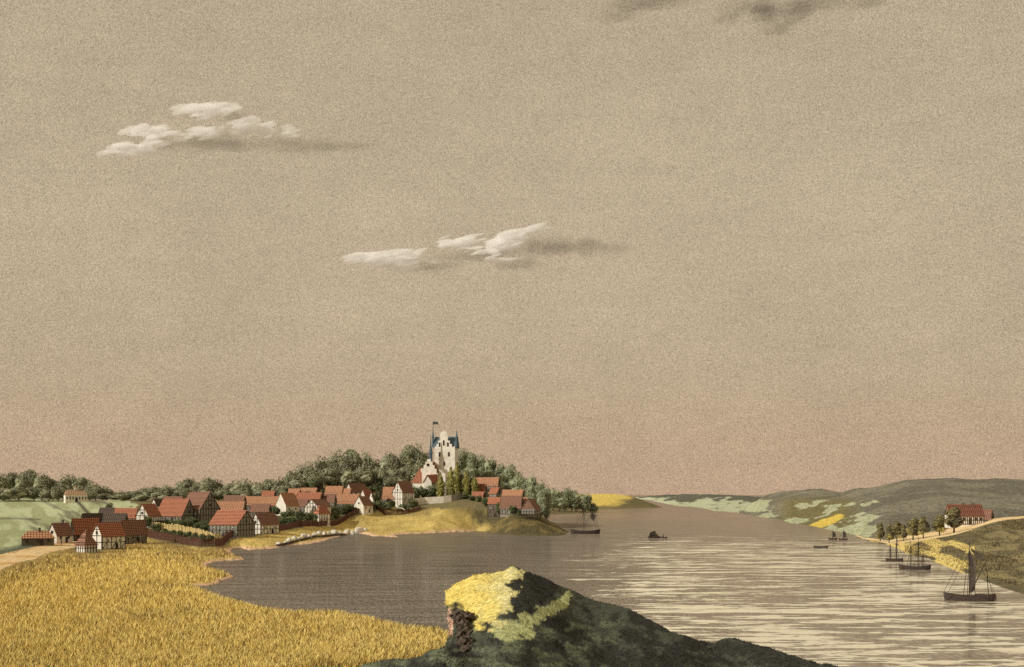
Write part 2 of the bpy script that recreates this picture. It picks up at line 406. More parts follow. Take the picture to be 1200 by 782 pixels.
# --- large hill behind the farm
shC = [(866,601.6),(878,603.4),(890,606),(912,608.5),(926,613),(947,615.5),(972,621),(1000,626.5),(1011,631),(1040,634),(1100,634),(1200,634),(1400,636)]
crC = [(866,601.3,1195),(874,599,1230),(880,594,1260),(886,588,1350),(893,583,1450),(901,579.3,1560),(912,576.5,1500),(925,575,1450),(945,573.5,1350),(960,573,1300),(972,575,1250),(985,577,1200),(995,574.5,1120),(1005,572,1060),(1030,570.5,980),(1045,566,960),(1060,563,930),(1080,561,910),(1100,561,900),(1120,560.5,890),(1140,562,880),(1165,561,870),(1200,562,860),(1400,560,850)]
mdC = []
for px, py in shC:
    a = np.array(crC); Yc = np.interp(px, a[:, 0], a[:, 2]); zc = np.interp(px, a[:, 0], H-(a[:, 1]-HOR)*a[:, 2]/F); Y0 = Yw(py)
    Ym = Y0*.45+Yc*.55; mdC.append((px, HOR+(H-zc*.62)*F/Ym, Ym))
bkC = [(px, HOR+(H-8)*F/(Y*1.5), Y*1.5) for px, py, Y in crC]
def colC(px, py, T, x, y, z):
    n1 = fbm((px-py*1.2)*.035, (py+px*.28)*.16, 41); nz = fbm(px*.06, py*.2, 43); nf = fbm(x*.03, y*.02, 44)
    c = lerp(np.tile(np.array([.18,.17,.13]), (len(px), 1)), (.25,.235,.175), sm(.42, .62, nf))
    c = lerp(c, (.20,.175,.075), (1-sm(985, 1020, px))*sm(900, 930, px)*sm(577, 590, py)*.9)      # olive middle slope
    # pale meadow tongues above the shore
    pale = sm(.50, .56, n1+.22*np.exp(-((px-1005)/30)**2-((py-(620-(px-990)*.35))/9)**2)+.20*np.exp(-((px-900)/26)**2-((py-597)/7)**2)-.10*(px > 1030)-.06)
    c = lerp(c, (.47,.50,.32), np.maximum(pale*(py > 586)*(px < 1036), (1-sm(872, 896, px+(nz-.5)*30))*sm(.40, .5, n1)))
    # bright yellow slope
    yel = sm(.0, .08, .16-((px-968)/24)**2*.16-((py-(612-(px-968)*.30))/5.5)**2*.16+(nz-.5)*.22)
    c = lerp(c, (.76,.58,.12), yel)
    return c
loft('east_hill', [zl(shC, .97, -3), zl(shC, 1., 0), mdC, crC, bkC], np.arange(866, 1400, .9), [4, 70, 60, 12], colC, M['hillside'],
     'long grey-green hill rising behind the right shore farm', rough=.9, seed=8)

# --- hills farther up the fjord
shB = [(745,584.6),(760,586.2),(772,588.8),(785,591.5),(798,593.5),(810,594),(823,595.5),(838,599),(850,599.5),(867,601.5),(885,604),(905,605)]
crB = [(745,583.2,6800),(760,581.5,5600),(772,580.5,4600),(785,579.8,3900),(800,579.3,3300),(825,579.6,2900),(850,580,2700),(868,580.8,2500),(885,582.3,2300),(905,583,2100)]
bkB = [(px, HOR+(H+4)*F/(Y*1.3), Y*1.3) for px, py, Y in crB]
mdB = []
for px, py in shB:
    a = np.array(crB); Yc = np.interp(px, a[:, 0], a[:, 2]); Y0 = Yw(py); Ym = Y0*.5+Yc*.5; mdB.append((px, HOR+(H-9)*F/Ym, Ym))
def colB(px, py, T, x, y, z):
    n1 = fbm((px-py*1.5)*.05, (py+px*.2)*.28, 51); t = sm(.44, .56, n1+(T-1.9)*(-.28))
    c = lerp(np.tile(np.array([.125,.13,.095]), (len(px), 1)), (.50,.54,.37), t)
    return c
loft('far_hills', [zl(shB, .985, -3), zl(shB, 1., 0), mdB, crB, bkB], np.arange(745, 905, .7), [3, 40, 40, 8], colB, M['hillside'],
     'low green hills with pale meadows far up the fjord', rough=.7, seed=11)

# --- far yellow headland
shY = [(650,597.4),(690,597.2),(715,596.8),(735,596.2),(752,595.6),(766,595.2),(776,595)]
crY = [(650,581,1830),(675,580,1830),(690,579.6,1830),(705,579,1830),(722,579.3,1820),(738,580.8,1800),(750,585,1770),(762,589.5,1740),(770,592.5,1735),(776,594.6,1725)]
bkY = [(px, HOR+(H+3)*F/2100, 2100) for px, py, Y in crY]
def colY(px, py, T, x, y, z):
    n1 = fbm(px*.08, py*.3, 61)
    c = np.tile(np.array([.72,.56,.15]), (len(px), 1))
    c = lerp(c, (.17,.15,.07), sm(722, 741, px+(py-588)*1.6+(n1-.5)*26))
    c = lerp(c, (.2,.17,.08), sm(591.5, 594.5, py+(n1-.5)*4)*.9)
    return c
loft('headland', [zl(shY, .99, -3), zl(shY, 1., 0), crY, bkY], np.arange(650, 776.5, .6), [3, 60, 10], colY, M['hillside'],
     'small yellow headland across the water beyond the wooded point', rough=.25, seed=14)

# ------------------------------------------------------------------ foreground mound
crM = [(380,803),(405,790),(430,780),(455,776),(472,777),(490,773),(505,765),(520,762),(532,764)]
crB_ = [(519,703),(522,694),(528,689),(534,684),(542,680.5),(555,673.5),(575,672),(590,670.5),(600,666.5),(606,666),(612,668.5),(625,673),(640,679.5),(665,689),(690,701),(720,709),(735,713),(760,725),(790,740),(815,749),(835,754),(850,748),(862,747),(880,752),(905,760),(925,765),(950,773),(985,784),(1020,800),(1120,860)]
def mound_py(px, Y):
    """screen row of the ground as a function of column and depth, in front of the crest"""
    front = sm(0, 5, 46-Y); avg = sum(seg(crB_, np.maximum(px+k, 524)) for k in range(-48, 49, 8))/13.
    main = seg(crB_, px)*(1-front)+avg*front*(px > 530)+seg(crB_, px)*front*(px <= 530); low = seg(crM+[(560,772),(640,800),(1120,900)], px)
    w = 1-sm(0, 1, (px-(520))/1.6) # left of the bluff there is only the low shelf
    return main, low, w
def mound_z(px, Y):
    main, low, w = mound_py(px, Y)
    Yc = 47.+1.2*np.sin(px*.03)-sm(700, 980, px)*8+2.*np.exp(-((px-850)/40)**2)
    zc = H-(main-HOR)*Yc/F
    Yl = 33.; zlw = H-(low-HOR)*Yl/F
    # front face: from crest toward viewer the row sinks to the bottom of the frame
    tf = np.clip((Yc-Y)/18., 0, 1.6)
    zf = zc-(tf**.85)*1.9*(1-.35*sm(600, 800, px))
    lump = np.exp(-((px-620)/55)**2)*.5*np.exp(-((Y-41)/3.5)**2)
    zm = np.where(Y < Yc, zf+lump, zc-((Y-Yc)/6.)**1.5*2.2-(Y-Yc)*.15)
    zl_ = np.where(Y < Yl, zlw-(Yl-Y)*.03, zlw-((Y-Yl)/4)**1.6*1.5)
    z = np.where(px < 519, zl_, np.maximum(zm, zl_))
    cliff = sm(517.0, 522.5, px)
    z = zl_*(1-cliff)+np.maximum(zm, zl_)*cliff
    # join to the ground under the viewer
    near = 1-sm(6, 27, Y); z = z*(1-near)+(H-1.75-.12*Y)*near
    return z, Yc
pxs = np.concatenate([np.arange(150, 515, 2.), np.arange(515, 545, .35), np.arange(545, 1250, 1.2)])
Ys = np.concatenate([np.arange(3, 28, 1.), np.arange(28, 56, .22), np.arange(56, 78, 1.)])
PX, YY = np.meshgrid(pxs, Ys)
Z, YC = mound_z(PX, YY)
X = (PX-600)*YY/F
Z = Z+(fbm(X*.9, YY*.9, 71, 5)-.5)*.42*sm(20, 34, YY)
# the undercut bluff: push the face sideways below its lip
lip = H-(703-HOR)*47/F; foot = H-(757-HOR)*47/F
fr = np.clip((lip-Z)/(lip-foot), 0, 1)
push = sm(0, .22, fr)*.5*(np.exp(-((PX-519)/7.)**2))*sm(38, 42, YY)
X = X+push*(.9+.5*fbm(Z*3, YY*1.5, 77))
ny, nx = X.shape; idx = np.arange(nx*ny).reshape(ny, nx)
f = np.stack([idx[:-1, :-1], idx[:-1, 1:], idx[1:, 1:], idx[1:, :-1]], -1).reshape(-1, 4)
y = YY.ravel(); x = X.ravel(); z = Z.ravel(); px = 600+x*F/y; py = HOR+(H-z)*F/y
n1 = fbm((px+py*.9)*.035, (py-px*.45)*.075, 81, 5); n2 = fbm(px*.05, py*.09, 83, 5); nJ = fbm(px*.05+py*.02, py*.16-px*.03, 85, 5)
c = np.tile(np.array([.042,.043,.036]), (len(px), 1)); n1 = n1-.10*sm(665, 760, px)  # dark turf; shade of the right flank painted in as a darker tone
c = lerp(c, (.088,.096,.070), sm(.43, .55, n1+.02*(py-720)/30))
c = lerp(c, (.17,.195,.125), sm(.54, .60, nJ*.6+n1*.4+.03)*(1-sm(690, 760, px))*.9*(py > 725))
# yellow turf with sunlight painted in on the knoll's shoulder; pale green tongues below
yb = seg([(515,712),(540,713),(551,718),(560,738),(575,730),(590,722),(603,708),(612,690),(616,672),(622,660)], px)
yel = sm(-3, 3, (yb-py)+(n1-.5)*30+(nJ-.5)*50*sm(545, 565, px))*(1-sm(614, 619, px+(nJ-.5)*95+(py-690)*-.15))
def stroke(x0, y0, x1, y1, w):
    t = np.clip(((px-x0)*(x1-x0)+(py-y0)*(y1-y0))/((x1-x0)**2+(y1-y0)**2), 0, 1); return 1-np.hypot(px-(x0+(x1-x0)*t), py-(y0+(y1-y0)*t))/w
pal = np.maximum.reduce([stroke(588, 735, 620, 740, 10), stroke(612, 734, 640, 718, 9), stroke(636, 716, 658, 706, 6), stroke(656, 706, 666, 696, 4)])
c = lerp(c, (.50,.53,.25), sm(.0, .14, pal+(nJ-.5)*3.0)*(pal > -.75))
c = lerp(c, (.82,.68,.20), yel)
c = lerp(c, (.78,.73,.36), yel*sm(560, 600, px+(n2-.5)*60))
c = lerp(c, (.70,.46,.33), sm(.3, .8, (py-712)/8.)*(1-sm(.0, 1, (py-742)/5.))*(px < 531)*(y > 36)*(px > 505))
MoundV = np.stack([x, y, z], 1); MoundC = c; MoundPX = px; MoundPY = py
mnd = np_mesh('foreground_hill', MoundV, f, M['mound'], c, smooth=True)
tag(mnd, 'dark grassy hill in front with a sunlit yellow shoulder', None, kind='structure')

# ------------------------------------------------------------------ water
def water():
    m = bpy.data.materials.new('fjord_water'); t = NT(m)
    pos = t.n('ShaderNodeTexCoord').outputs['Object']
    sep = t.n('ShaderNodeSeparateXYZ', {'Vector': pos}); wx, wy = sep.outputs[0], sep.outputs[1]
    def noise(sc, s3, det, rg, off=0.):
        mp = t.n('ShaderNodeMapping', {'Vector': pos, 'Scale': s3, 'Location': (off, off*.7, 0)}).outputs[0]
        return t.n('ShaderNodeTexNoise', {'Vector': mp, 'Scale': sc, 'Detail': det, 'Roughness': rg, 'Distortion': .15}).outputs[0]
    # bright reflections painted into the colour as streaks along x; big patches first, finer inside
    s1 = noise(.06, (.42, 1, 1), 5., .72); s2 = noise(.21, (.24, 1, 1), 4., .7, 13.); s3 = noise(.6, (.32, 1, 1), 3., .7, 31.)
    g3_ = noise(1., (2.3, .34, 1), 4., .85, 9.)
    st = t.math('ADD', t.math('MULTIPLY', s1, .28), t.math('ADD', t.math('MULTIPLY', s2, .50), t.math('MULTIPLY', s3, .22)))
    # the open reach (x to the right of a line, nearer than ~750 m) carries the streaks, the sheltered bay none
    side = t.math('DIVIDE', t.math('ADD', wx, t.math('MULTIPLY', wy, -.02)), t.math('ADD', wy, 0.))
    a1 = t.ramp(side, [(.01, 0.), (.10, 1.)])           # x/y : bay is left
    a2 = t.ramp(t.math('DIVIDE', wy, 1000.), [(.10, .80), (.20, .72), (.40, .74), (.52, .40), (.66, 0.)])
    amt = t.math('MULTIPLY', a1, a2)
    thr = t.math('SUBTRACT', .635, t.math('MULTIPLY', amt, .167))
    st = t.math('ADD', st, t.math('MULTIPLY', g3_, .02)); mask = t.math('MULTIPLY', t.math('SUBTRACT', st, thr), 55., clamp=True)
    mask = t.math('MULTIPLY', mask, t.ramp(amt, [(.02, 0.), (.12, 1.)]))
    g = noise(2.2, (.8, 1, 1), 4., .8, 5.); g2 = noise(.25, (.12, 1, 1), 6., .75, 8.); g3 = noise(1., (2.3, .34, 1), 4., .85, 9.)
    bay = t.mix(t.ramp(side, [(.0, 0.), (.16, 1.)]), (.178,.155,.125), (.245,.206,.158))
    far = t.mix(t.ramp(t.math('DIVIDE', wy, 1000.), [(.5, 0.), (1., 1.)]), bay, (.30,.235,.175))
    dark = t.mul(t.mul(far, t.ramp(g, [(.35, .68), (.65, 1.32)])), t.mul(t.ramp(g2, [(.36, .60), (.64, 1.36)]), t.ramp(g3, [(.38, .38), (.62, 1.62)])))
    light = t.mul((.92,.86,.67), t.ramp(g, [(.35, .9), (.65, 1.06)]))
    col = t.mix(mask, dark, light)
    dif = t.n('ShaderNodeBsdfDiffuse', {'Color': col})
    bump = t.n('ShaderNodeBump', {'Height': g2, 'Strength': .25, 'Distance': .12}).outputs[0]
    gl = t.n('ShaderNodeBsdfGlossy', {'Color': (.9,.88,.84,1), 'Roughness': .10, 'Normal': bump})
    fac = t.math('ADD', t.ramp(side, [(.0, .14), (.2, .40)]), t.math('MULTIPLY', mask, -.04))
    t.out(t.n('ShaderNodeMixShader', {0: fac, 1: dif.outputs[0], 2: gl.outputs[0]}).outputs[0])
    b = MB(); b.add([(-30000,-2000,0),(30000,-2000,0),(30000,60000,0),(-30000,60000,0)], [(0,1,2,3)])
    tag(b.build('water', m), 'broad fjord with pale painted streaks of reflected light and a dark sheltered bay', None, kind='structure')
water()

# ------------------------------------------------------------------ trees
def crown_mesh(name, rx, rz, lobes, leaf, nleaf, mat, seed, shape='round'):
    r = np.random.default_rng(seed); vs = []; fs = []
    cs = []
    for k in range(lobes):
        while True:
            p = r.uniform(-1, 1, 3)
            if np.linalg.norm(p) < 1: break
        if shape == 'round':
            c = np.array([p[0]*rx*.60, p[1]*rx*.60, rz*(.98+p[2]*.68)]); rr = rx*r.uniform(.40, .56)
        else:
            zz = r.uniform(.08, 1); wd = (math.sin(math.pi*min(1, zz*.72+.22))**.7)
            c = np.array([p[0]*rx*.55*wd, p[1]*rx*.55*wd, 2*rz*zz*.92]); rr = rx*.6*max(.4, wd)
        cs.append((c, rr))
    b = 0
    per = nleaf//lobes
    V = []
    for c, rr in cs:
        d = r.normal(size=(per, 3)); d /= np.linalg.norm(d, axis=1)[:, None]
        ln = 1+.16*np.sin(d[:, :1]*7+seed)*np.sin(d[:, 2:]*6)
        p = c+d*rr*ln*r.uniform(.72, 1.08, (per, 1))*np.array([1, 1, .86])
        t1 = np.cross(d, r.normal(size=(per, 3))); t1 /= np.linalg.norm(t1, axis=1)[:, None]+1e-9
        nn = d+r.normal(size=(per, 3))*.55; t2 = np.cross(nn, t1); t2 /= np.linalg.norm(t2, axis=1)[:, None]+1e-9
        s = leaf*r.uniform(.5, 1.25, (per, 1))
        V.append(np.stack([p-t1*s, p-t2*s*.6, p+t1*s, p+t2*s*.6], 1).reshape(-1, 3))
    V = np.concatenate(V); Fc = np.arange(len(V)).reshape(-1, 4)
    me = np_mesh(name, V, Fc, mat)
    # solid dark heart so the sky does not shine right through the middle
    return me
def heart(me_obj, rx, rz, seed, mat, shape):
    r = random.Random(seed); bm = bmesh.new()
    for k in range(7 if shape == 'round' else 5):
        if shape == 'round':
            c = Vector((r.uniform(-.42,.42)*rx, r.uniform(-.42,.42)*rx, rz*r.uniform(.65, 1.35))); s = Vector((rx*.36, rx*.36, rx*.32))
        else:
            zz = .15+k*.17; wd = math.sin(math.pi*min(1, zz*.8+.16)); c = Vector((r.uniform(-.1,.1)*rx, 0, 2*rz*zz)); s = Vector((rx*.52*wd, rx*.52*wd, rz*.26))
        ret = bmesh.ops.create_icosphere(bm, subdivisions=2, radius=1)
        for v in ret['verts']:
            k_ = 1+.25*math.sin(v.co.x*9+seed)*math.sin(v.co.z*8+v.co.y*7); v.co = Vector((v.co.x*s.x*k_, v.co.y*s.y*k_, v.co.z*s.z*k_))+c
    me = me_obj.data; bm2 = bmesh.new(); bm2.from_mesh(me); tmp = bpy.data.meshes.new('t'); bm.to_mesh(tmp); bm2.from_mesh(tmp); bm2.to_mesh(me)
    bm.free(); bm2.free(); bpy.data.meshes.remove(tmp)
def tree_proto(kind, seed, mat, shape='round', nleaf=2600, leaf=.085, trunk_h=.12):
    """unit tree: overall height 1, crown radius about .42"""
    root = empty(kind, (0, 0, 0))
    rx = .46 if shape == 'round' else .26; ch = 1-trunk_h; rz = ch/2.
    cr = crown_mesh('crown', rx, rz, 13 if shape == 'round' else 16, leaf*.42, nleaf, mat, seed, shape)
    heart(cr, rx, rz, seed, mat, shape)
    cr.parent = root; cr.location = (0, 0, trunk_h*.8 if shape != 'round' else trunk_h*.6)
    b = MB(); r = random.Random(seed); top = (r.uniform(-.02,.02), 0, trunk_h*1.7)
    b.bar((0,0,-.06), (0,0,trunk_h*.7), .055, .04, n=7); b.bar((0,0,trunk_h*.65), top, .04, .02, n=6)
    for k in range(5):
        a = k*1.3+seed; z0 = trunk_h*(.75+.15*k); b.bar((0,0,z0), (math.cos(a)*rx*.55, math.sin(a)*rx*.55, z0+.22), .022, .008, n=5)
    b.build('trunk', M['bark'], root)
    return root
protos = {}
def get_proto(key):
    return protos[key]
for k in range(4): protos['wood%d' % k] = tree_proto('woodland_tree', 100+k, M['leaf'])
for k in range(3): protos['pale%d' % k] = tree_proto('woodland_tree', 120+k, M['leaf_pale'])
for k in range(2): protos['yel%d' % k] = tree_proto('churchyard_tree', 140+k, M['leaf_yellow'], 'oval', 2000, .10, .12)
for k in range(3): protos['ave%d' % k] = tree_proto('avenue_tree', 160+k, M['leaf_avenue'], 'oval', 2000, .10, .26)
for k in range(2): protos['bush%d' % k] = tree_proto('garden_tree', 180+k, M['leaf_dark'], 'round', 1100, .15, .12)
used_proto = set()
def put_tree(key, name, x, Y, z, h, wide, label, cat, group, sink=.0):
    p = protos[key]
    if key in used_proto: o = copy_tree(p)
    else: o = p; used_proto.add(key)
    o.name = name; o.location = (x, Y, z-sink); o.rotation_euler = (0, 0, random.uniform(0, 6.28)); o.scale = (h*wide, h*wide, h)
    tag(o, label, cat, group); return o
ORD = 'first second third fourth fifth sixth seventh eighth ninth tenth eleventh twelfth thirteenth fourteenth fifteenth sixteenth seventeenth eighteenth nineteenth twentieth'.split()
ORD += ['twenty-'+w for w in ORD[:9]]+['thirtieth']+['thirty-'+w for w in ORD[:9]]+['fortieth']
def tree_row(rows, keyset, name, label, group, base, Yf=None, wmul=1., up=0.):
    """rows: (px centre, crown top row, crown width px). base: row of the foot or function; Yf: depth or function"""
    rows = sorted(rows)
    for i, (px, top, wpx) in enumerate(rows):
        bpy_ = base(px) if callable(base) else base
        Y = Yf(px) if callable(Yf) else (Yf or Yd(px, bpy_))
        z = gz(px, Y); x = (px-600)*Y/F
        ztop = H-(top-up-HOR)*Y/F; h = max(ztop-z, 3.5); w = wpx*Y/F
        put_tree(random.choice(keyset), name, x, Y, z, h, (w/.92)/h*wmul, label % ORD[i], 'tree', group, .3)
wd = ['wood0', 'wood1', 'wood2', 'wood3']; pl = ['pale0', 'pale1', 'pale2']
# ridge over the left meadow
tree_row([(2,556,24),(14,554,20),(26,556,20),(33,550.5,24),(49,554,24),(62,562,16),(74,557,22),(84,556,20),(97,560,20),(112,566,24),(125,570,18),(138,577,18),(-14,555,26)],
         wd, 'woodland_tree', '%s grey-green round tree from the left along the skyline of the left ridge', 'trees on the left ridge', 590, lambda p: 690+14*math.sin(p), 1.2, 3)
tree_row([(5,572,22),(22,571,22),(40,572,22),(57,573,18),(68,571,18),(105,577,20),(121,580,20),(134,583,16),(146,585,14)],
         wd, 'woodland_tree', '%s lower tree from the left at the foot of the left ridge wood', 'trees on the left ridge', 594, lambda p: 658+8*math.sin(p), 1.2, 3)
# wood behind the village, skyline
tree_row([(144,582,18),(151,580,18),(158,580,18),(170,575,20),(182,573,18),(195,572,20),(208,571,18),(220,564,22),(232,567,16),(243,561,22),(256,566,18),(268,570,16),(278,565,22),(291,565,22),(303,567,18),(315,565,20),(328,563,20),(341,553,20),(352,548,22),(364,545,20),(375,538,22),(388,534,24),(401,531,22),(413,529,24)],
         wd, 'woodland_tree', '%s round tree from the left on the wood skyline above the village roofs', 'trees of the wood behind the village', 588, lambda p: 640+8*math.sin(p*3)+max(0, p-320)*.6, 1.3, 6)
tree_row([(165,584,18),(190,580,18),(214,577,20),(238,575,20),(262,576,20),(285,575,20),(308,576,20),(333,572,22),(350,562,22),(368,557,24),(387,553,24),(408,550,24),(427,548,24),(445,552,22)],
         wd, 'woodland_tree', '%s tree from the left in the lower row of the wood behind the village', 'trees of the wood behind the village', 588, lambda p: 624+5*math.sin(p*2)+max(0, p-320)*.45, 1.3, 7)
tree_row([(396,562,20),(418,562,22),(438,562,20),(457,556,20),(472,558,18)], wd, 'woodland_tree', '%s tree from the left just above the roofs below the white church', 'trees of the wood behind the village', 584,
         lambda p: 672, 1.2, 2)
tree_row([(432,544,24),(447,545,24),(462,545,24),(477,543,22),(490,541,20)], wd, 'woodland_tree', '%s tree from the left halfway up the slope left of the white church', 'trees on the church hill', 570, lambda p: 703, 1.2)
# castle hill
tree_row([(428,530,24),(442,537,22),(456,529,26),(468,536,20),(478,521,26),(490,520,22),(498,530,18)], wd, 'woodland_tree', '%s tree from the left on the hilltop skyline left of the white church', 'trees on the church hill', 570, lambda p: 735, 1.15, 3)
tree_row([(541,520,22),(551,526,22),(563,528,20),(573,530,24),(586,537,22),(597,538,24),(610,545,24),(622,549,20),(632,556,20),(640,562,16)],
         pl, 'woodland_tree', '%s pale green round tree from the left on the skyline right of the white church', 'trees on the church hill', 575, lambda p: 728-max(0, p-590)*1.0)
tree_row([(553,541,24),(570,545,24),(587,549,26),(604,553,24),(620,560,22),(633,567,18)], pl, 'woodland_tree', '%s pale tree from the left in the middle row right of the church', 'trees on the church hill', 580, lambda p: 698-max(0, p-590)*.6)
tree_row([(592,562,24),(607,565,22),(622,571,20),(634,576,16)], pl, 'woodland_tree', '%s pale tree from the left directly above the eastern waterside roofs', 'trees on the church hill', 585, lambda p: 672-max(0, p-600)*.5)
# wooded point
tree_row([(636,570,22),(648,568,24),(662,567,24),(675,570,22),(686,575,20)], pl, 'point_tree', '%s large round tree from the left on the wooded point beyond the ship', 'trees on the wooded point', 600, lambda p: 1225)
tree_row([(642,580,22),(656,580,22),(670,580,22),(683,583,20),(692,587,16),(697,591,12)], pl, 'point_tree', '%s low tree from the left at the waterline of the wooded point', 'trees on the wooded point', 600, lambda p: 1180 if p < 668 else 1235)
# churchyard
tree_row([(516,556,13),(528,547,14),(535,541,13),(546,551,12),(556,559,12)], ['yel0', 'yel1'], 'churchyard_tree', '%s yellow-green upright tree from the left in front of the white church', 'churchyard trees', 583, lambda p: 650, 1.55, 2)
tree_row([(541,548,16),(553,551,14)], wd, 'churchyard_tree', '%s dark tree from the left squeezed between the yellow-green churchyard trees', 'churchyard trees', 583, lambda p: 655)
tree_row([(487,566,14),(496,568,14),(506,566,14),(515,567,13),(537,568,12),(548,567,12)], ['bush0', 'bush1'], 'churchyard_shrub', '%s dark shrub from the left behind the long white churchyard wall', 'shrubs behind the churchyard wall', 583, lambda p: 655)

gb = [(183,612,14,625,'dark bush at the left end of the yellow garden paling'),(197,610,20,618,'dark garden bush below the large orange roof with dark gable'),(212,609,22,622,'broad dark bush in the middle of the yellow paled garden'),
 (226,607,20,620,'dark garden bush below the tall timbered gable'),(240,611,20,622,'dark bush in front of the tall dark timbered house'),(252,613,18,626,'dark bush beside the corner of the yellow paling'),(262,616,14,628,'bush against the front of the orange roofed house by the fence'),
 (208,625,14,634,'small shrub between yellow paling and brown fence, on the left'),(225,628,16,637,'small shrub between yellow paling and brown fence, in the middle'),(242,630,16,639,'small shrub between yellow paling and brown fence, near the corner'),(193,622,12,631,'small shrub by the left end of the brown garden fence'),
 (323,592,16,606,'garden tree hiding the lower part of the bare white gable'),(337,595,18,612,'wide bush right of the bare white gable'),(350,596,18,610,'bush left of the cross timbered white gable'),(344,603,20,616,'low bush behind the left end of the long brown fence'),
 (389,585,18,602,'dark tree right of the small red hipped hut'),(402,587,18,600,'dark bush under the long orange roof in the upper village'),(413,592,16,600,'low bush behind the long brown fence below the pink gable'),(380,582,16,598,'dark tree behind the small red hipped hut'),
 (441,572,16,592,'dark tree left of the small orange roofed cottage'),(446,583,16,595,'dark bush inside the small triangular garden'),(456,583,18,596,'dark bush below the small orange roofed cottage'),(474,586,18,597,'bush at the right end of the small fenced garden'),(484,582,14,596,'bush beside the left end of the white wall'),
 (487,556+14,14,587,'shrub under the red church roof'),(431,585,14,598,'tree beside the last house of the long fence'),(317,588,14,600,'small tree behind the brown roofed house with white gable'),(173,604,12,622,'dark tree in front of the white half-timbered gable'),
 (128,588,12,606,'bush behind the dark roofs at the village edge'),(547,573,14,584,'bush at the grey end of the churchyard wall'),(366,562,12,585,'tree behind the stacked orange roofs')]
for i, (px, top, w, b, lab) in enumerate(gb):
    Y = Yd(px, b); z = gz(px, Y); h = max((b-top)*Y/F, 2.); ww = w*Y/F
    put_tree('bush%d' % (i % 2), 'garden_tree', (px-600)*Y/F, Y, z, h, ww/.92/h, lab, 'tree', 'garden trees among the houses', .2)

bk = ['bush0', 'bush1']
tree_row([(x, seg([(328,606),(365,598),(400,592),(432,587)], x)+random.uniform(-2, 1.5), random.uniform(9, 14)) for x in range(330, 436, 8)], bk, 'garden_tree', '%s low bush from the left directly behind the long brown fence', 'bushes behind the long fence',
         lambda p: seg([(325,618),(365,609),(400,602),(435,596)], p), None, 1.2)
tree_row([(x, seg([(186,611),(225,611),(262,616)], x)+random.uniform(-2, 2), random.uniform(9, 13)) for x in range(186, 264, 9)], bk, 'garden_tree', '%s low bush from the left just behind the yellow paling', 'bushes behind the yellow paling',
         lambda p: seg([(182,618),(220,621),(262,629)], p), None, 1.2)
tree_row([(x, seg([(186,624),(225,628),(252,631)], x)+random.uniform(-1, 1), random.uniform(7, 11)) for x in range(184, 252, 9)], bk, 'garden_tree', '%s small shrub from the left between the yellow paling and the brown picket fence', 'shrubs between the two garden fences',
         lambda p: seg([(182,628),(220,634),(252,638)], p), None, 1.1)
tree_row([(x, seg([(545,577),(575,583),(612,596)], x)+random.uniform(-1.5, 1.5), random.uniform(8, 12)) for x in range(545, 614, 8)], bk, 'slope_shrub', '%s dark shrub from the left at the foot of the eastern waterside houses', 'shrubs below the eastern houses',
         lambda p: seg([(545,585),(575,591),(612,604)], p), lambda p: Yd(p, seg([(545,585),(575,591),(612,604)], p))-6, 1.2)
tree_row([(x, seg([(300,590),(345,578),(385,572),(440,566)], x)+random.uniform(-2, 2), random.uniform(9, 13)) for x in range(306, 446, 9)], bk, 'garden_tree', '%s dark crown from the left showing between the upper village roofs', 'trees between the upper village roofs',
         lambda p: seg([(300,600),(345,590),(385,584),(440,580)], p), None, 1.2)

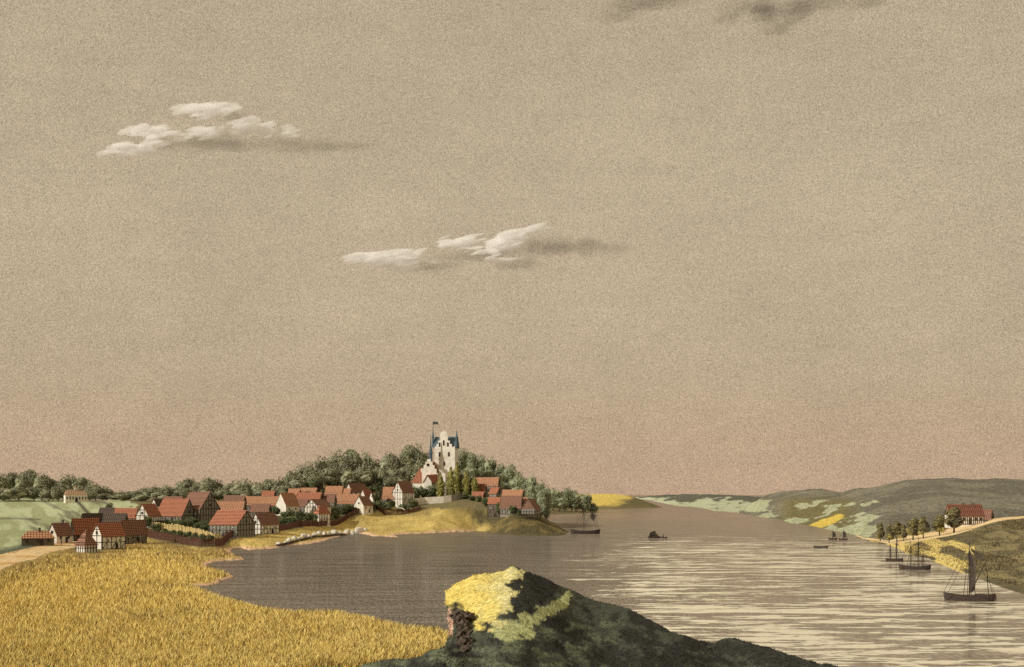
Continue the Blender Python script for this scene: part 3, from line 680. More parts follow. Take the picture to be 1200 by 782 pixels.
# ------------------------------------------------------------------ houses
def house(name, lab, x0, x1, ridge, eave, base, g, side, roof='r_red', wall='greywall', timber=True, theta=35, Y=None, chim=None, nwin=2, gwin=1, hip=0., place=None, group='village houses', door=True, gwall=None, brace=True, open_=False):
    pc = (x0+x1)/2; Y = Y or Yd(pc, base); s = Y/F
    T = (x1-x0)*s; th = R(theta)*(1 if side == 'L' else -1)
    if g <= 0: th = 0; W = max(4.5, (base-ridge)*s*.8); L = T
    else: W = max(T*g/abs(math.sin(th)), 2.2); L = max(T*(1-g)/math.cos(th), 1.5)
    hw = (base-eave)*s; hr = (eave-ridge)*s
    loc = place or Vector(((pc-600)*s, Y, min(gz(pc, Y), H-(base-HOR)*s+2.)))
    if not place:
        zt = H-(base-HOR)*s; hw += (zt-loc.z); hw = max(hw, 1.8)
    r = empty(name, loc, th-az(pc), lab, 'house', group)
    d = 1.6
    b = MB()
    if hip <= 0:
        prof = [(-W/2, -d), (W/2, -d), (W/2, hw), (0, hw+hr-.12), (-W/2, hw)]
        b.prism(prof, -L/2, L/2, 0, axis='x')
    else: b.box((0,0,(hw-d)/2), (L,W,hw+d))
    b.build('wall', M[wall], r)
    # roof
    ov = .35; t = .22; b = MB(); sl = hr/(W/2)
    if hip <= 0:
        yo = W/2+ov; zo = hw-ov*sl
        for sg in (-1, 1):
            b.prism([(sg*yo, zo), (0, hw+hr), (0, hw+hr+t), (sg*yo, zo+t)], -L/2-ov*.7, L/2+ov*.7, axis='x')
    else:
        hl = max(L/2-hip*W/2, .05); a, w2 = L/2+ov, W/2+ov; zo = hw-ov*sl*.3
        vs = [(-a,-w2,zo),(a,-w2,zo),(a,w2,zo),(-a,w2,zo),(-hl,0,hw+hr),(hl,0,hw+hr)]
        b.add(vs, [(0,1,5,4),(1,2,5),(2,3,4,5),(3,0,4),(3,2,1,0)])
    ro = b.build('roof', M[roof], r)
    if chim is not None:
        c = MB(); cx = chim*L/2; c.box((cx,0,hw+hr+.3), (.75,.65,1.5)); c.box((cx,0,hw+hr+1.08), (.9,.8,.14)); c.build('chimney', M['stone'], ro)
    tm = MB(); w = .24 if timber else 0
    if timber:
        n_ = max(2, int(L/1.7)); yf = -W/2-.03
        for k in range(n_+1):
            x = -L/2+.12+(L-.24)*k/n_; tm.box((x,yf,hw/2), (w,.12,hw))
            if brace and k < n_ and k % 2 == 0: tm.bar((x,yf-.01,.1),(x+(L-.24)/n_,yf-.01,hw*.5),.16)
        for zz in (.1, hw*.5, hw-.12): tm.box((0,yf-.012,zz), (L,.1,.2))
        if hip <= 0:
            for sg in (-1, 1):
                xf = sg*(L/2+.03); m_ = max(2, int(W/1.6))
                for k in range(m_+1):
                    yy = -W/2+.12+(W-.24)*k/m_; tp = hw+hr*(1-abs(yy)/(W/2))-.15; tm.box((xf,yy,tp/2), (.12,w,tp))
                for zz in (hw*.5, hw-.1): tm.box((xf+sg*.012,0,zz), (.1,W-.1,.22))
                if hr > 2: tm.box((xf+sg*.012,0,hw+hr*.5), (.1,W*.48,.2))
                for s2 in (-1, 1): tm.bar((xf+sg*.02,s2*W/2,hw),(xf+sg*.02,0,hw+hr-.1),.2)
        tm.build('timber_frame', M['timber'], r)
    if gwall is None: gwall = False
    if door:
        dd = MB(); dd.box((L*.12,-W/2-.07,.95), (1.0,.16,1.9)); dd.build('door', M['timber'], r)
    for k in range(nwin):
        x = -L/2+L*(k+.5)/nwin
        if abs(x-L*.12) < .9: x += 1.3
        if abs(x) > L/2-.5: continue
        wn = MB(); wn.box((x,-W/2-.07,hw*.62), (.85,.14,min(1.,hw*.4))); wo = wn.build('window', M['plaster' if timber else 'timber'], r)
        pn = MB(); pn.box((x,-W/2-.145,hw*.62), (.62,.04,min(.78,hw*.3))); pn.build('pane', M['pane'], wo)
    if gwin and hip <= 0:
        sg = -1 if side == 'L' else 1
        for k in range(gwin):
            yy = 0 if gwin == 1 else (-.25+.5*k/(gwin-1))*W
            wn = MB(); wn.box((sg*(L/2+.09),yy,hw+hr*.22), (.14,.8,1.)); wo = wn.build('window', M['timber'], r)
            pn = MB(); pn.box((sg*(L/2+.165),yy,hw+hr*.22), (.04,.58,.78)); pn.build('pane', M['pane'], wo)
    return r

hs = [
 # name, label, x0,x1,ridge,eave,base,g,side, kwargs
 ('cottage','low stone cottage with pale orange hipped roof, farthest left by the road',27,62,622.5,630.5,640,0,'L',dict(roof='r_orange',wall='stone',timber=False,hip=.7,chim=.1,nwin=3)),
 ('cottage','small house with plain white gable and dark red roof by the road',57,84,613.5,626,636.5,.36,'L',dict(roof='r_brown',wall='plaster',timber=False,chim=.3,theta=50)),
 ('barn','half-timbered barn with white gable and red roof at the field corner',109,146,613,627,643,.30,'L',dict(roof='r_red',wall='plaster',theta=42,gwin=1)),
 ('barn','dark timbered barn joined behind the white gabled barn, beside the brown fence',143,170,610,623,637,.06,'L',dict(roof='r_brown',wall='greywall',theta=35,gwin=0)),
 ('barn','faded red roofed barn behind the pointed hut',84,117,608,622,634,.12,'L',dict(roof='r_red',wall='stone')),
 ('barn','long low house with nearly black roof, left of the two dark roofs',97,127,602,610,620,.05,'L',dict(roof='r_dark',wall='greywall')),
 ('barn','low house with nearly black roof, right of the two dark roofs',122,148,602,610.5,621,.05,'R',dict(roof='r_dark',wall='greywall')),
 ('house','red roofed house at the back below the meadow hill',134,162,596,605,614,.12,'R',dict(roof='r_red',wall='greywall')),
 ('house','house with white half-timbered gable and bright red roof beside dark tree',160,188,591,604,618,.50,'L',dict(roof='r_red',wall='plaster',theta=55)),
 ('cottage','dark roofed cottage with tiny white gable left of big orange roof',178,204,585,592,602,.22,'L',dict(roof='r_dark',wall='plaster',timber=False,door=False)),
 ('house','large orange-red roofed house with dark timbered gable on its right',184,229,585,604,614,.36,'R',dict(roof='r_red',wall='greywall',theta=42,nwin=3)),
 ('house','tallest dark half-timbered house with broad gable and ridge chimney',212,257,577,596,614,.5,'R',dict(roof='r_brown',wall='greywall',theta=50,chim=-.4)),
 ('house','orange roofed house behind the bright red one beside the beach',253,288,588,598,612,.1,'R',dict(roof='r_orange',wall='greywall')),
 ('house','bright orange-red roofed house with grey timbered gable at the beach meadow',246,298,598.5,614,629.5,.38,'R',dict(roof='r_red',wall='greywall',theta=42,nwin=3)),
 ('house','brown roofed timber house with white gable beside the beach meadow',294,327,601.5,614,627,.36,'L',dict(roof='r_brown',wall='plaster',theta=48)),
 ('house','long pale orange roof behind the white gabled brown house',287,327,582,590,600,.05,'R',dict(roof='r_orange',wall='greywall')),
 ('cottage','small brown roofed cottage between the long orange roof and brown house',294,317,591,598,607,.08,'R',dict(roof='r_brown',wall='greywall')),
 ('house','house with bare white windowless gable and orange roof mid village',323,350,578,592,604,.45,'L',dict(roof='r_orange',wall='plaster',timber=False,theta=50,gwin=0)),
 ('cottage','topmost of the stacked orange roofs in the mid village',360,378,567,572.5,581,.08,'R',dict(roof='r_orange',wall='greywall')),
 ('cottage','second from the top of the stacked orange roofs in the mid village',352,372,572,578,587,.08,'R',dict(roof='r_orange',wall='greywall')),
 ('house','widest of the stacked orange roofs in the mid village',347,378,577.5,585,594,.1,'R',dict(roof='r_red',wall='greywall')),
 ('cottage','brown roofed cottage at the bottom of the stacked roofs',342,362,585,592,600,.1,'R',dict(roof='r_brown',wall='greywall')),
 ('house','house with cross timbered white gable and brown roof',357,388,585.5,594,604,.52,'L',dict(roof='r_brown',wall='plaster',theta=55,gwin=0)),
 ('hut','small hut with red hipped roof behind the long brown fence',368,387,592,602,609,.3,'L',dict(roof='r_red',wall='plaster',hip=.9,nwin=1)),
 ('house','orange roofed house alone above the mid village',381,403,570,577,587,.1,'R',dict(roof='r_orange',wall='greywall')),
 ('house','dark red roofed house with small white gable under the wood',405,431,567,576,585,.28,'L',dict(roof='r_brown',wall='plaster',timber=False,theta=50,gwin=0)),
 ('cottage','red roofed cottage with tiny white gable below the wood',422,437,574,582,589,.4,'L',dict(roof='r_red',wall='plaster',timber=False,theta=55,gwin=0)),
 ('house','long orange roof in front of the dark red roofed house',394,421,579.5,588,597,.05,'R',dict(roof='r_orange',wall='greywall')),
 ('house','brown roofed house with pinkish gable at the end of the fence',415,437,582,592,601,.5,'L',dict(roof='r_brown',wall='plaster',timber=False,theta=55)),
 ('cottage','small cottage with glowing orange roof left of the timbered gable',448,464,571,582,590,.12,'R',dict(roof='r_orange',wall='greywall')),
 ('house','brown roofed house with tall white half-timbered gable left of the church wall',460,486,564.5,577,591,.46,'L',dict(roof='r_brown',wall='plaster',theta=52)),
 ('cottage','low brown roof peeping over the large orange roof with dark gable',193,214,582.5,588,600,.08,'R',dict(roof='r_brown',wall='greywall')),
 ('house','brown roof behind the orange roofed house above the beach meadow',262,288,581,588,600,.1,'R',dict(roof='r_brown',wall='greywall')),
 ('cottage','small brown roofed cottage touching the bare white gabled house on its right',333,349,586.5,594,603,.12,'R',dict(roof='r_brown',wall='greywall')),
 ('cottage','small brown roof between the cross timbered gable and the long orange roof',379,394,579.5,587,597,.12,'R',dict(roof='r_brown',wall='greywall')),
 ('cottage','small orange roof between the lone orange house and the dark red roof',399,412,573,580,589,.1,'R',dict(roof='r_orange',wall='greywall')),
 ('cottage','brown roofed cottage between the pink gable and the glowing orange roof',433,447,577,584,592,.3,'L',dict(roof='r_brown',wall='plaster',timber=False,gwin=0)),
 ('cottage','small orange roof above and left of the stacked orange roofs',338,352,573,579,588,.1,'R',dict(roof='r_orange',wall='greywall')),
 ('cottage','small red roof just above the long pale orange roof',307,323,575.5,581.5,591,.12,'R',dict(roof='r_red',wall='greywall')),
 ('cottage','dark brown roof at the back behind the two nearly black roofs',117,136,595.5,602,612,.1,'R',dict(roof='r_dark',wall='greywall')),
 ('house','pale orange roofed house highest in the eastern waterside group',555,586,560,567.5,580,.08,'R',dict(roof='r_orange',wall='greywall')),
 ('cottage','red roofed cottage directly below the pale orange eastern roof',553,571,567.5,575,584,.15,'R',dict(roof='r_red',wall='greywall')),
 ('cottage','small cottage with red pointed roof in the middle of the eastern group',573,588,571.5,578,588,.4,'R',dict(roof='r_red',wall='greywall',theta=50)),
 ('cottage','lowest red roofed cottage at the left foot of the eastern group',553,568,577,582.5,588,.1,'R',dict(roof='r_red',wall='stone')),
 ('cottage','small red lean roof just left of the wide brown warehouse',572,588,583,589,596,.1,'R',dict(roof='r_red',wall='stone')),
 ('house','house with orange ridge standing behind the wide brown warehouse',588,614,574.5,581,592,.08,'R',dict(roof='r_orange',wall='greywall')),
 ('warehouse','wide brown roofed timber warehouse on the eastern slope',586,613,581.5,592.5,601,.08,'R',dict(roof='r_brown',wall='greywall',nwin=3)),
]
for h in hs:
    kw = h[9]; house(*h[:9], **kw)

# pointed hut in the field corner
def pointed_hut():
    px, base = 101, 648; Y = Yd(px, base); s = Y/F; z = gz(px, Y); w = 21*s; hw = 9.*s; hr = 18*s
    r = empty('hut', ((px-600)*s, Y, z), R(38)-az(px), 'small square hut with tall pointed striped tile roof at the field corner', 'hut')
    w *= .74
    b = MB(); b.box((0,0,hw/2-.5), (w,w,hw+1)); b.build('wall', M['plaster'], r)
    b = MB()
    for sx in (-1, 1):
        for k in range(5):
            t = -w/2+w*k/4
            b.box((sx*(w/2+.03),t,hw/2), (.12,.26,hw)); b.box((t,sx*(w/2+.03),hw/2), (.26,.12,hw))
        b.box((sx*(w/2+.045),0,hw*.55), (.1,w,.2)); b.box((0,sx*(w/2+.045),hw*.55), (w,.1,.2))
    b.build('timber_frame', M['timber'], r)
    b = MB(); a = w/2+.5; b.add([(-a,-a,hw-.2),(a,-a,hw-.2),(a,a,hw-.2),(-a,a,hw-.2),(0,0,hw+hr)], [(0,1,4),(1,2,4),(2,3,4),(3,0,4),(3,2,1,0)]); ro = b.build('roof', M['r_brown'], r)
    b = MB(); b.cone((0,0,hw+hr-.2), .12, .03, .9, 6); b.build('finial', M['timber'], ro)
pointed_hut()

# waterside timber house on posts
def pier_house():
    px, base = 622, 609; Y = 583; s = Y/F; z = gz(px, Y)
    r = empty('boathouse', ((px-600)*s, Y, z), R(-30)-az(px), 'brown gabled boathouse on timber posts at the tip of the peninsula', 'boathouse')
    W = 19*s; L = 6.; zt = H-(597-HOR)*s-z; hr = 12*s
    b = MB(); b.prism([(-W/2,zt*.5),(W/2,zt*.5),(W/2,zt),(0,zt+hr-.1),(-W/2,zt)], -L/2, L/2); b.build('wall', M['greywall'], r)
    b = MB(); sl = hr/(W/2)
    for sg in (-1, 1): b.prism([(sg*(W/2+.4),zt-.4*sl),(0,zt+hr),(0,zt+hr+.2),(sg*(W/2+.4),zt-.4*sl+.2)], -L/2-.4, L/2+.4)
    b.build('roof', M['r_brown'], r)
    b = MB(); b.prism([(-W*.42,zt+.3),(W*.42,zt+.3),(0,zt+hr-.5)], -L/2-.1, -L/2-.02); b.build('gable_boarding', M['r_brown'], r)
    for k in range(6):
        for yy in (-L/2+.15, L/2-.15):
            b = MB(); x = -W/2+.2+(W-.4)*k/5; b.box((x,yy-.1,zt/2-1), (.3,.3,zt+2)); b.build('post', M['timber'], r)
    b = MB(); b.box((0,-L/2-.1,zt*.5), (W,.2,.25)); b.box((0,-L/2-.1,zt*.75), (W,.14,.2)); b.build('rail', M['timber'], r)
pier_house()
house('shed', 'small orange roof leaning against the boathouse at the peninsula tip', 608, 619, 583.5, 592, 602, .1, 'R', roof='r_orange', wall='greywall', Y=600)

# manor on the left hill
def manor():
    px, base, Y = 88.5, 590.5, 626; s = Y/F; z = H-(base-HOR)*s
    z = max(z, gz(px, Y))
    r = empty('manor_house', ((px-600)*s, Y, z), R(8)-az(px), 'pale manor house with tan roof and cupola on the left hillside', 'house')
    L = 24*s; W = 7.; hw = H-(580.5-HOR)*s-z; hr = 6.5*s
    b = MB(); b.box((0,0,hw/2-1), (L,W,hw+2)); b.build('wall', M['plaster'], r)
    b = MB(); a, w2 = L/2+.25, W/2+.2; hl = L/2-1.2
    b.add([(-a,-w2,hw),(a,-w2,hw),(a,w2,hw),(-a,w2,hw),(-hl,0,hw+hr),(hl,0,hw+hr)], [(0,1,5,4),(1,2,5),(2,3,4,5),(3,0,4),(3,2,1,0)]); ro = b.build('roof', M['r_tan'], r)
    b = MB(); b.box((0,0,hw+hr+.4), (1.4,1.4,1.6)); b.build('cupola', M['plaster'], ro)
    b = MB(); b.cone((0,0,hw+hr+1.2), 1.1, .05, 1.5, 8); b.build('cupola_roof', M['r_tan'], ro)
    b = MB(); b.box((0,-W/2-.06,1.3), (1.3,.14,2.6)); b.build('door', M['timber'], r)
    for k in (-4,-2.7,-1.4,1.4,2.7,4):
        b = MB(); b.box((k*L/9.4,-W/2-.06,hw*.58), (.6,.14,1.5)); w = b.build('window', M['timber'], r)
        b = MB(); b.box((k*L/9.4,-W/2-.14,hw*.58), (.4,.04,1.2)); b.build('pane', M['pane'], w)
manor()

# farm on the right bank
def farm():
    Y = 500.; s = Y/F; z = H-(614.5-HOR)*s-.1
    pc = 1130; r = empty('farmhouse', ((pc-600)*s, Y, z), R(24)-az(pc), 'long red roofed farmhouse with white gable above the right shore', 'farmhouse')
    L = 36*s/math.cos(R(24)); W = 16*s; hw = 10.5*s; hr = 12.5*s
    b = MB(); b.prism([(-W/2,-1.5),(W/2,-1.5),(W/2,hw),(0,hw+hr-.1),(-W/2,hw)], -L/2, L/2, axis='x'); b.build('wall', M['plaster'], r)
    b = MB()
    for sg in (-1, 1): b.prism([(sg*(W/2+.4),hw-.4),(0,hw+hr),(0,hw+hr+.22),(sg*(W/2+.4),hw-.18)], -L/2-.3, L/2+.3, axis='x')
    ro = b.build('roof', M['r_farm'], r)
    for c in (-.1, .5):
        b = MB(); b.box((c*L/2,0,hw+hr+.4), (.8,.7,1.4)); b.build('chimney', M['stone'], ro)
    b = MB(); b.prism([(-W*.26,hw+hr*.45),(W*.26,hw+hr*.45),(0,hw+hr-.2)], -L/2-.14, -L/2-.03, axis='x'); b.build('gable_boarding', M['r_orange'], r)
    b = MB(); n_ = 16
    for k in range(n_+1): b.box((-L/2+.15+(L-.3)*k/n_,-W/2-.04,hw/2), (.3,.14,hw))
    for zz in (.15, hw*.5, hw-.15): b.box((0,-W/2-.055,zz), (L,.12,.26))
    b.build('timber_frame', M['timber'], r)
    for k in range(6):
        b = MB(); x = -L/2+L*(k+.5)/6; b.box((x,-W/2-.1,hw*.6), (1.,.2,1.3)); w = b.build('window', M['timber'], r)
        b = MB(); b.box((x,-W/2-.21,hw*.6), (.7,.04,1.)); b.build('pane', M['pane'], w)
    b = MB(); b.box((1.2,-W/2-.1,1.1), (1.2,.2,2.2)); b.build('door', M['timber'], r)
    house('outbuilding', 'lower brown roofed outbuilding at the right end of the farmhouse', 1150, 1163.5, 597, 606, 614, .2, 'R', roof='r_brown', wall='greywall', Y=518,
          place=Vector(((1157-600)*518/F, 518, H-(614-HOR)*518/F-.2)), group=None)
farm()

# ------------------------------------------------------------------ church
def church():
    Y = 672.; s = Y/F; pc = 512; z = gz(pc, Y); base = HOR+(H-z)/s
    r = empty('church', ((pc-600)*s, Y, z), -az(pc)-R(14), 'white church with tall lobed gable tower and blue spires on the hilltop', 'church')
    X = lambda px: (px-pc)*s
    Zt = lambda py: H-(py-HOR)*s-z
    # tower block
    tw = MB(); xa, xb = X(508.8), X(533.2); tw.box(((xa+xb)/2, 6., (Zt(523.5)-2)/2), (xb-xa, 9., Zt(523.5)+2)); tw.build('tower_wall', M['plaster'], r)
    # lobed gable of the tower, facing the water
    pts = [(508.8,560),(508.8,524),(511,524),(511,520.5),(513,520.5),(513,516.5),(515,516.5),(515,512.5)]
    for k in range(9):
        a = math.pi*(1-k/8); pts.append((519.8+4.6*math.cos(a), 510.5-5.*math.sin(a)))
    pts += [(524.6,512.5),(524.6,516.5),(527,516.5),(527,520.5),(529.5,520.5),(529.5,524),(533.2,524),(533.2,560)]
    b = MB(); b.prism([(X(a), Zt(c)) for a, c in pts], .9, 1.6); b.build('gable', M['plaster'], r)
    # blue saddle roof across the tower
    b = MB(); b.prism([(1.7,Zt(525)),(10.8,Zt(525)),(7.,Zt(511.6)),(5.4,Zt(511.6))], X(506.5), X(534.5), axis='x'); tr = b.build('roof', M['blue'], r)
    for a, top in ((505.6, 503), (534.2, 504)):
        b = MB(); b.cone((X(a),3.4,Zt(524)), .75, .6, Zt(513)-Zt(524), 8); b.cone((X(a),3.4,Zt(513)), .8, .06, Zt(top)-Zt(513), 8); b.build('pinnacle', M['blue'], r)
    pole = MB(); pole.bar((X(505.6),3.4,Zt(506)), (X(505.6),3.4,Zt(491.5)), .34, .2, n=6); po = pole.build('flagpole', M['timber'], r)
    fl = MB(); x0, x1 = X(506), X(511.5)
    vs = []; N = 8
    for k in range(N+1):
        t = k/N; xx = x0+(x1-x0)*t; wv = .35*math.sin(t*7)
        vs += [(xx,3.4+wv,Zt(494)+.2*math.sin(t*5)), (xx,3.4+wv,Zt(497.6)+.2*math.sin(t*5)+.4*t)]
    vs += [(a,bb+.08,c) for a, bb, c in vs]
    m_ = 2*(N+1); fs = []
    for k in range(N): fs += [(2*k,2*k+2,2*k+3,2*k+1), (m_+2*k+1,m_+2*k+3,m_+2*k+2,m_+2*k)]
    fl.add(vs, fs); fl.build('flag', M['flag'], po)
    def win(px, py, w, h, yy):
        b = MB(); b.box((X(px),yy-.03,Zt(py)), (w*s,.12,h*s*.8)); b.cone((X(px),yy-.03,Zt(py-h*.4)), w*s/2, w*s/2, .01, 10)
        pr = [(X(px)+w*s/2*math.cos(math.pi*k/6), Zt(py-h*.4)+w*s/2*math.sin(math.pi*k/6)) for k in range(7)]
        b2 = MB(); b2.box((X(px),yy-.03,Zt(py)), (w*s,.12,h*s*.8)); b2.prism(pr, yy-.09, yy+.03)
        wo = b2.build('window', M['stone'], r)
        b3 = MB(); b3.box((X(px),yy-.11,Zt(py)), (w*s*.6,.04,h*s*.7)); b3.build('pane', M['pane'], wo)
    for a, c, w, h in ((514.8,521.5,2.2,5.2),(519.8,519.5,2.2,6.6),(524.8,521.5,2.2,5.2),(514.8,533,2.4,5.6),(526,533,2.4,5.6),(520.5,544,2.2,5)): win(a, c, w, h, .9)
    # stepped nave gable with turret spire
    pts = [(497,575),(497,554),(495.8,554),(495.8,549.5),(499,549.5),(499,545),(501,545),(501,541.5),(503,541.5),(503,538.5),(507.5,538.5),(507.5,541.5),(509.5,541.5),(509.5,545.5),(512,545.5),(512,550),(514.5,550),(514.5,555),(516,555),(516,575)]
    b = MB(); b.prism([(X(a), Zt(c)) for a, c in pts], -6., -5.3); b.build('stepped_gable', M['plaster'], r)
    b = MB(); b.prism([(X(497.5),-1.),(X(515.5),-1.),(X(515.5),Zt(555)),(X(505.5),Zt(542)),(X(497.5),Zt(555))], -5.3, 1.); b.build('nave_wall', M['plaster'], r)
    b = MB()
    for sg, e in ((-1, 496.8), (1, 516.2)): b.prism([(X(e),Zt(556)),(X(505.5),Zt(541.2)),(X(505.5),Zt(540.6)),(X(e),Zt(555.2))], -5.25, .88)
    b.build('nave_roof', M['r_red'], r)
    b = MB(); b.cone((X(504.3),-6.12,Zt(545.5)), .01, .01, .01, 6)
    ring = [(X(504.3)+.95*math.cos(6.283*k/16), Zt(545.3)+.95*math.sin(6.283*k/16)) for k in range(16)]
    b = MB(); b.prism(ring, -6.1, -6.0); b.build('rose_window', M['timber'], r)
    b = MB(); b.cone((X(506.3),-3.6,Zt(541)), 1.05, 1.05, Zt(532)-Zt(541), 8); b.cone((X(506.3),-3.6,Zt(532)), 1.35, .45, Zt(523)-Zt(532), 8); b.cone((X(506.3),-3.6,Zt(523)), .45, .06, Zt(509)-Zt(523), 8)
    b.build('turret_spire', M['blue'], r)
    # side chapel with large red roof, left
    b = MB(); b.box(((X(485)+X(497))/2,-1.,(Zt(565)-1)/2), (X(497)-X(485),7.,Zt(565)+1)); b.build('chapel_wall', M['plaster'], r)
    b = MB(); b.add([(X(483),-5,Zt(566)),(X(498),-5,Zt(566)),(X(498),3,Zt(566)),(X(483),3,Zt(566)),(X(492),-1,Zt(549)),(X(497.5),-1,Zt(548))], [(0,1,5,4),(1,2,5),(2,3,4,5),(3,0,4),(3,2,1,0)]); b.build('chapel_roof', M['r_red'], r)
    # porch
    b = MB(); b.prism([(X(501),-1.),(X(510),-1.),(X(510),Zt(565)),(X(505.2),Zt(558)),(X(501),Zt(565))], -9.5, -6.05); b.build('porch_wall', M['plaster'], r)
    b = MB()
    b.prism([(X(500),Zt(566.2)),(X(505.2),Zt(557.6)),(X(505.2),Zt(556.8)),(X(500),Zt(565.2))], -9.9, -6.05)
    b.add([(X(505.2),-9.9,Zt(557)),(X(511),-9.9,Zt(566)),(X(517),-6.1,Zt(566)),(X(515.5),-6.1,Zt(556)),(X(505.2),-6.1,Zt(557))], [(0,1,2,3),(0,3,4)])
    b.build('porch_roof', M['r_red'], r, recalc=False)
    b = MB(); b.prism([(X(516),-1.),(X(524),-1.),(X(524),Zt(556)),(X(516),Zt(550))], -4., .8); b.build('aisle_wall', M['plaster'], r)
    b = MB(); b.prism([(X(508.5),Zt(541)),(X(513),Zt(549)),(X(513),Zt(551)),(X(508.5),Zt(545))], -1.5, .85); b.build('link_roof', M['r_orange'], r)
church()

# ------------------------------------------------------------------ walls and fences
def wline(pts, step=1.2):
    """ground points along a row of photograph positions, on the west land"""
    W = [G(px, py, Y) for px, py, Y in [(p+(None,))[:3] for p in pts]]
    out = []
    for a, b in zip(W, W[1:]):
        n_ = max(1, int((b-a).length/step))
        for k in range(n_): out.append(a.lerp(b, k/n_))
    out.append(W[-1])
    return [Vector((p.x, p.y, float(west(p.x, p.y)[0][0]))) for p in out]
def fence(label, pts, h, mat, postmat, w=.34, gap=.62, every=7):
    L = wline(pts, gap); o = L[0].copy(); r = empty('fence', o, 0, label, 'fence')
    b = MB(); rls = [MB(), MB()]
    for i, (p, q_) in enumerate(zip(L, L[1:])):
        a = math.atan2(q_.y-p.y, q_.x-p.x); c = p-o; hh = h*random.uniform(.86, 1.06)
        b.box((c.x,c.y,c.z+hh/2-.2), (w,.07,hh+.3), rz=a); 
        for rl, zz in zip(rls, (.3, .75)): rl.bar(p-o+Vector((0,.07,h*zz)), q_-o+Vector((0,.07,h*zz)), .09)
    b.build('paling', mat, r); [rl.build('rail', postmat, r) for rl in rls]
    for i in range(0, len(L), every):
        pb = MB(); c = L[i]-o; pb.box((c.x,c.y+.1,c.z+h/2-.2), (.26,.2,h*1.15+.4)); pb.build('post', postmat, r)
fence('dark brown picket fence round the garden beside the golden field', [(164,627),(180,632),(200,636.5),(222,641),(236,643),(252,643),(262,640),(268,634),(277,628.5)], 3.0, M['fence'], M['fence'], .34, .56)
fence('pale yellow paling fence inside the garden of dark bushes', [(182,621),(200,624),(220,627.5),(240,632),(252,635.5),(261,635)], 2.9, M['paling'], M['timber'], .62, 1.05, 6)
fence('long brown fence behind the beach from white gabled house to upper village', [(320,626),(340,620.5),(365,614),(390,608.5),(412,603),(436,599)], 2.8, M['fence'], M['fence'], .4, .56)
fence('short brown fence round the triangular garden left of the church wall', [(436,591),(443,596),(452,601.5),(470,600.5),(484,599),(494,597)], 2.6, M['fence'], M['fence'], .4, .56)

def yard_wall():
    L = wline([(484,587.5,641),(505,586.5,642),(520,585.5,643),(535,583,646),(552,579,652)], 1.5); o = L[0].copy()
    r = empty('churchyard_wall', o, 0, 'long low white wall below the church, greyer towards its right end', 'wall')
    b = MB(); b2 = MB()
    for i, (p, q_) in enumerate(zip(L, L[1:])):
        tgt = b if i < len(L)*.55 else b2; a = p-o; c = q_-o; t = 3.9
        vs = [a+Vector((0,0,-1.5)),c+Vector((0,0,-1.5)),c+Vector((0,.6,-1.5)),a+Vector((0,.6,-1.5)),a+Vector((0,0,t)),c+Vector((0,0,t)),c+Vector((0,.6,t)),a+Vector((0,.6,t))]
        tgt.add(vs, [(3,2,1,0),(4,5,6,7),(0,1,5,4),(1,2,6,5),(2,3,7,6),(3,0,4,7)])
    b.build('plastered_section', M['plaster'], r); b2.build('grey_section', M['greywall'], r)  # right part of the wall is grey instead of white
yard_wall()
def arch():
    Y = Yd(471, 598)-3; s = Y/F; z = gz(471, Y); r = empty('garden_arch', ((471-600)*s, Y, z), -az(471), 'white curved garden arch before the triangular fenced garden', 'arch')
    b = MB(); pr = []
    for k in range(9): t = k/8; a = math.pi*(.62-.56*t); pr.append((Vector((math.cos(a)*3.6-1.2, -.3, math.sin(a)*3.4))))
    for a, c in zip(pr, pr[1:]): b.bar(a, c, .55)
    b.bar(pr[-1], pr[-1]+Vector((.2,0,-1.2)), .5); b.build('hoop', M['plaster'], r)
    b = MB(); b.bar(pr[0], (pr[0].x-.2, -.3, -.2), .3); b.build('post', M['timber'], r)
arch()

# boulders on the beach
def boulder(seed):
    bm = bmesh.new(); bmesh.ops.create_icosphere(bm, subdivisions=3, radius=1); r = random.Random(seed)
    cuts = [(Vector((r.uniform(-1,1), r.uniform(-1,1), r.uniform(-.3,1))).normalized(), r.uniform(.6,.9)) for _ in range(9)]
    for v in bm.verts:
        for nrm, dd in cuts:
            e = v.co.dot(nrm)-dd
            if e > 0: v.co -= nrm*e*.85
        v.co *= 1+.06*math.sin(v.co.x*8+seed)*math.cos(v.co.y*7)
    me = bpy.data.meshes.new('boulder'); bm.to_mesh(me); bm.free(); me.materials.append(M['boulder'])
    me.polygons.foreach_set('use_smooth', [True]*len(me.polygons)); return me
bms = [boulder(k) for k in range(5)]
bl = [(327,636.5,7),(335,635,5),(338,631.5,7),(345,629,6.5),(350,630.5,5),(356,626.5,8),(362,628,6.5),(369,625.5,6.5),(374,622.5,6.5),(380,622.5,6),(386,620.5,5),(392,618.5,8.5),(399,618,5),(407,615.5,8),(414,616,6),(421,614,11),(428,617.5,6),(412,618.5,5.5),(397,621,5.5)]
bl.sort(); bl = [(a, b, c*1.05) for a, b, c in bl]
for i, (px, py, w) in enumerate(bl):
    pb = py+w*.45; Y = Yd(px, min(pb+.5, 640)); s = Y/F; z = gz(px, Y); o = bpy.data.objects.new('boulder', bms[i % 5]); COL.objects.link(o)
    o.location = ((px-600)*s, Y, z+w*s*.2); o.scale = (w*s*.56, w*s*.5, w*s*.45); o.rotation_euler = (0, 0, random.uniform(0, 6))
    tag(o, '%s pale boulder from the left in the row along the beach' % ORD[i], 'boulder', 'boulders along the beach')
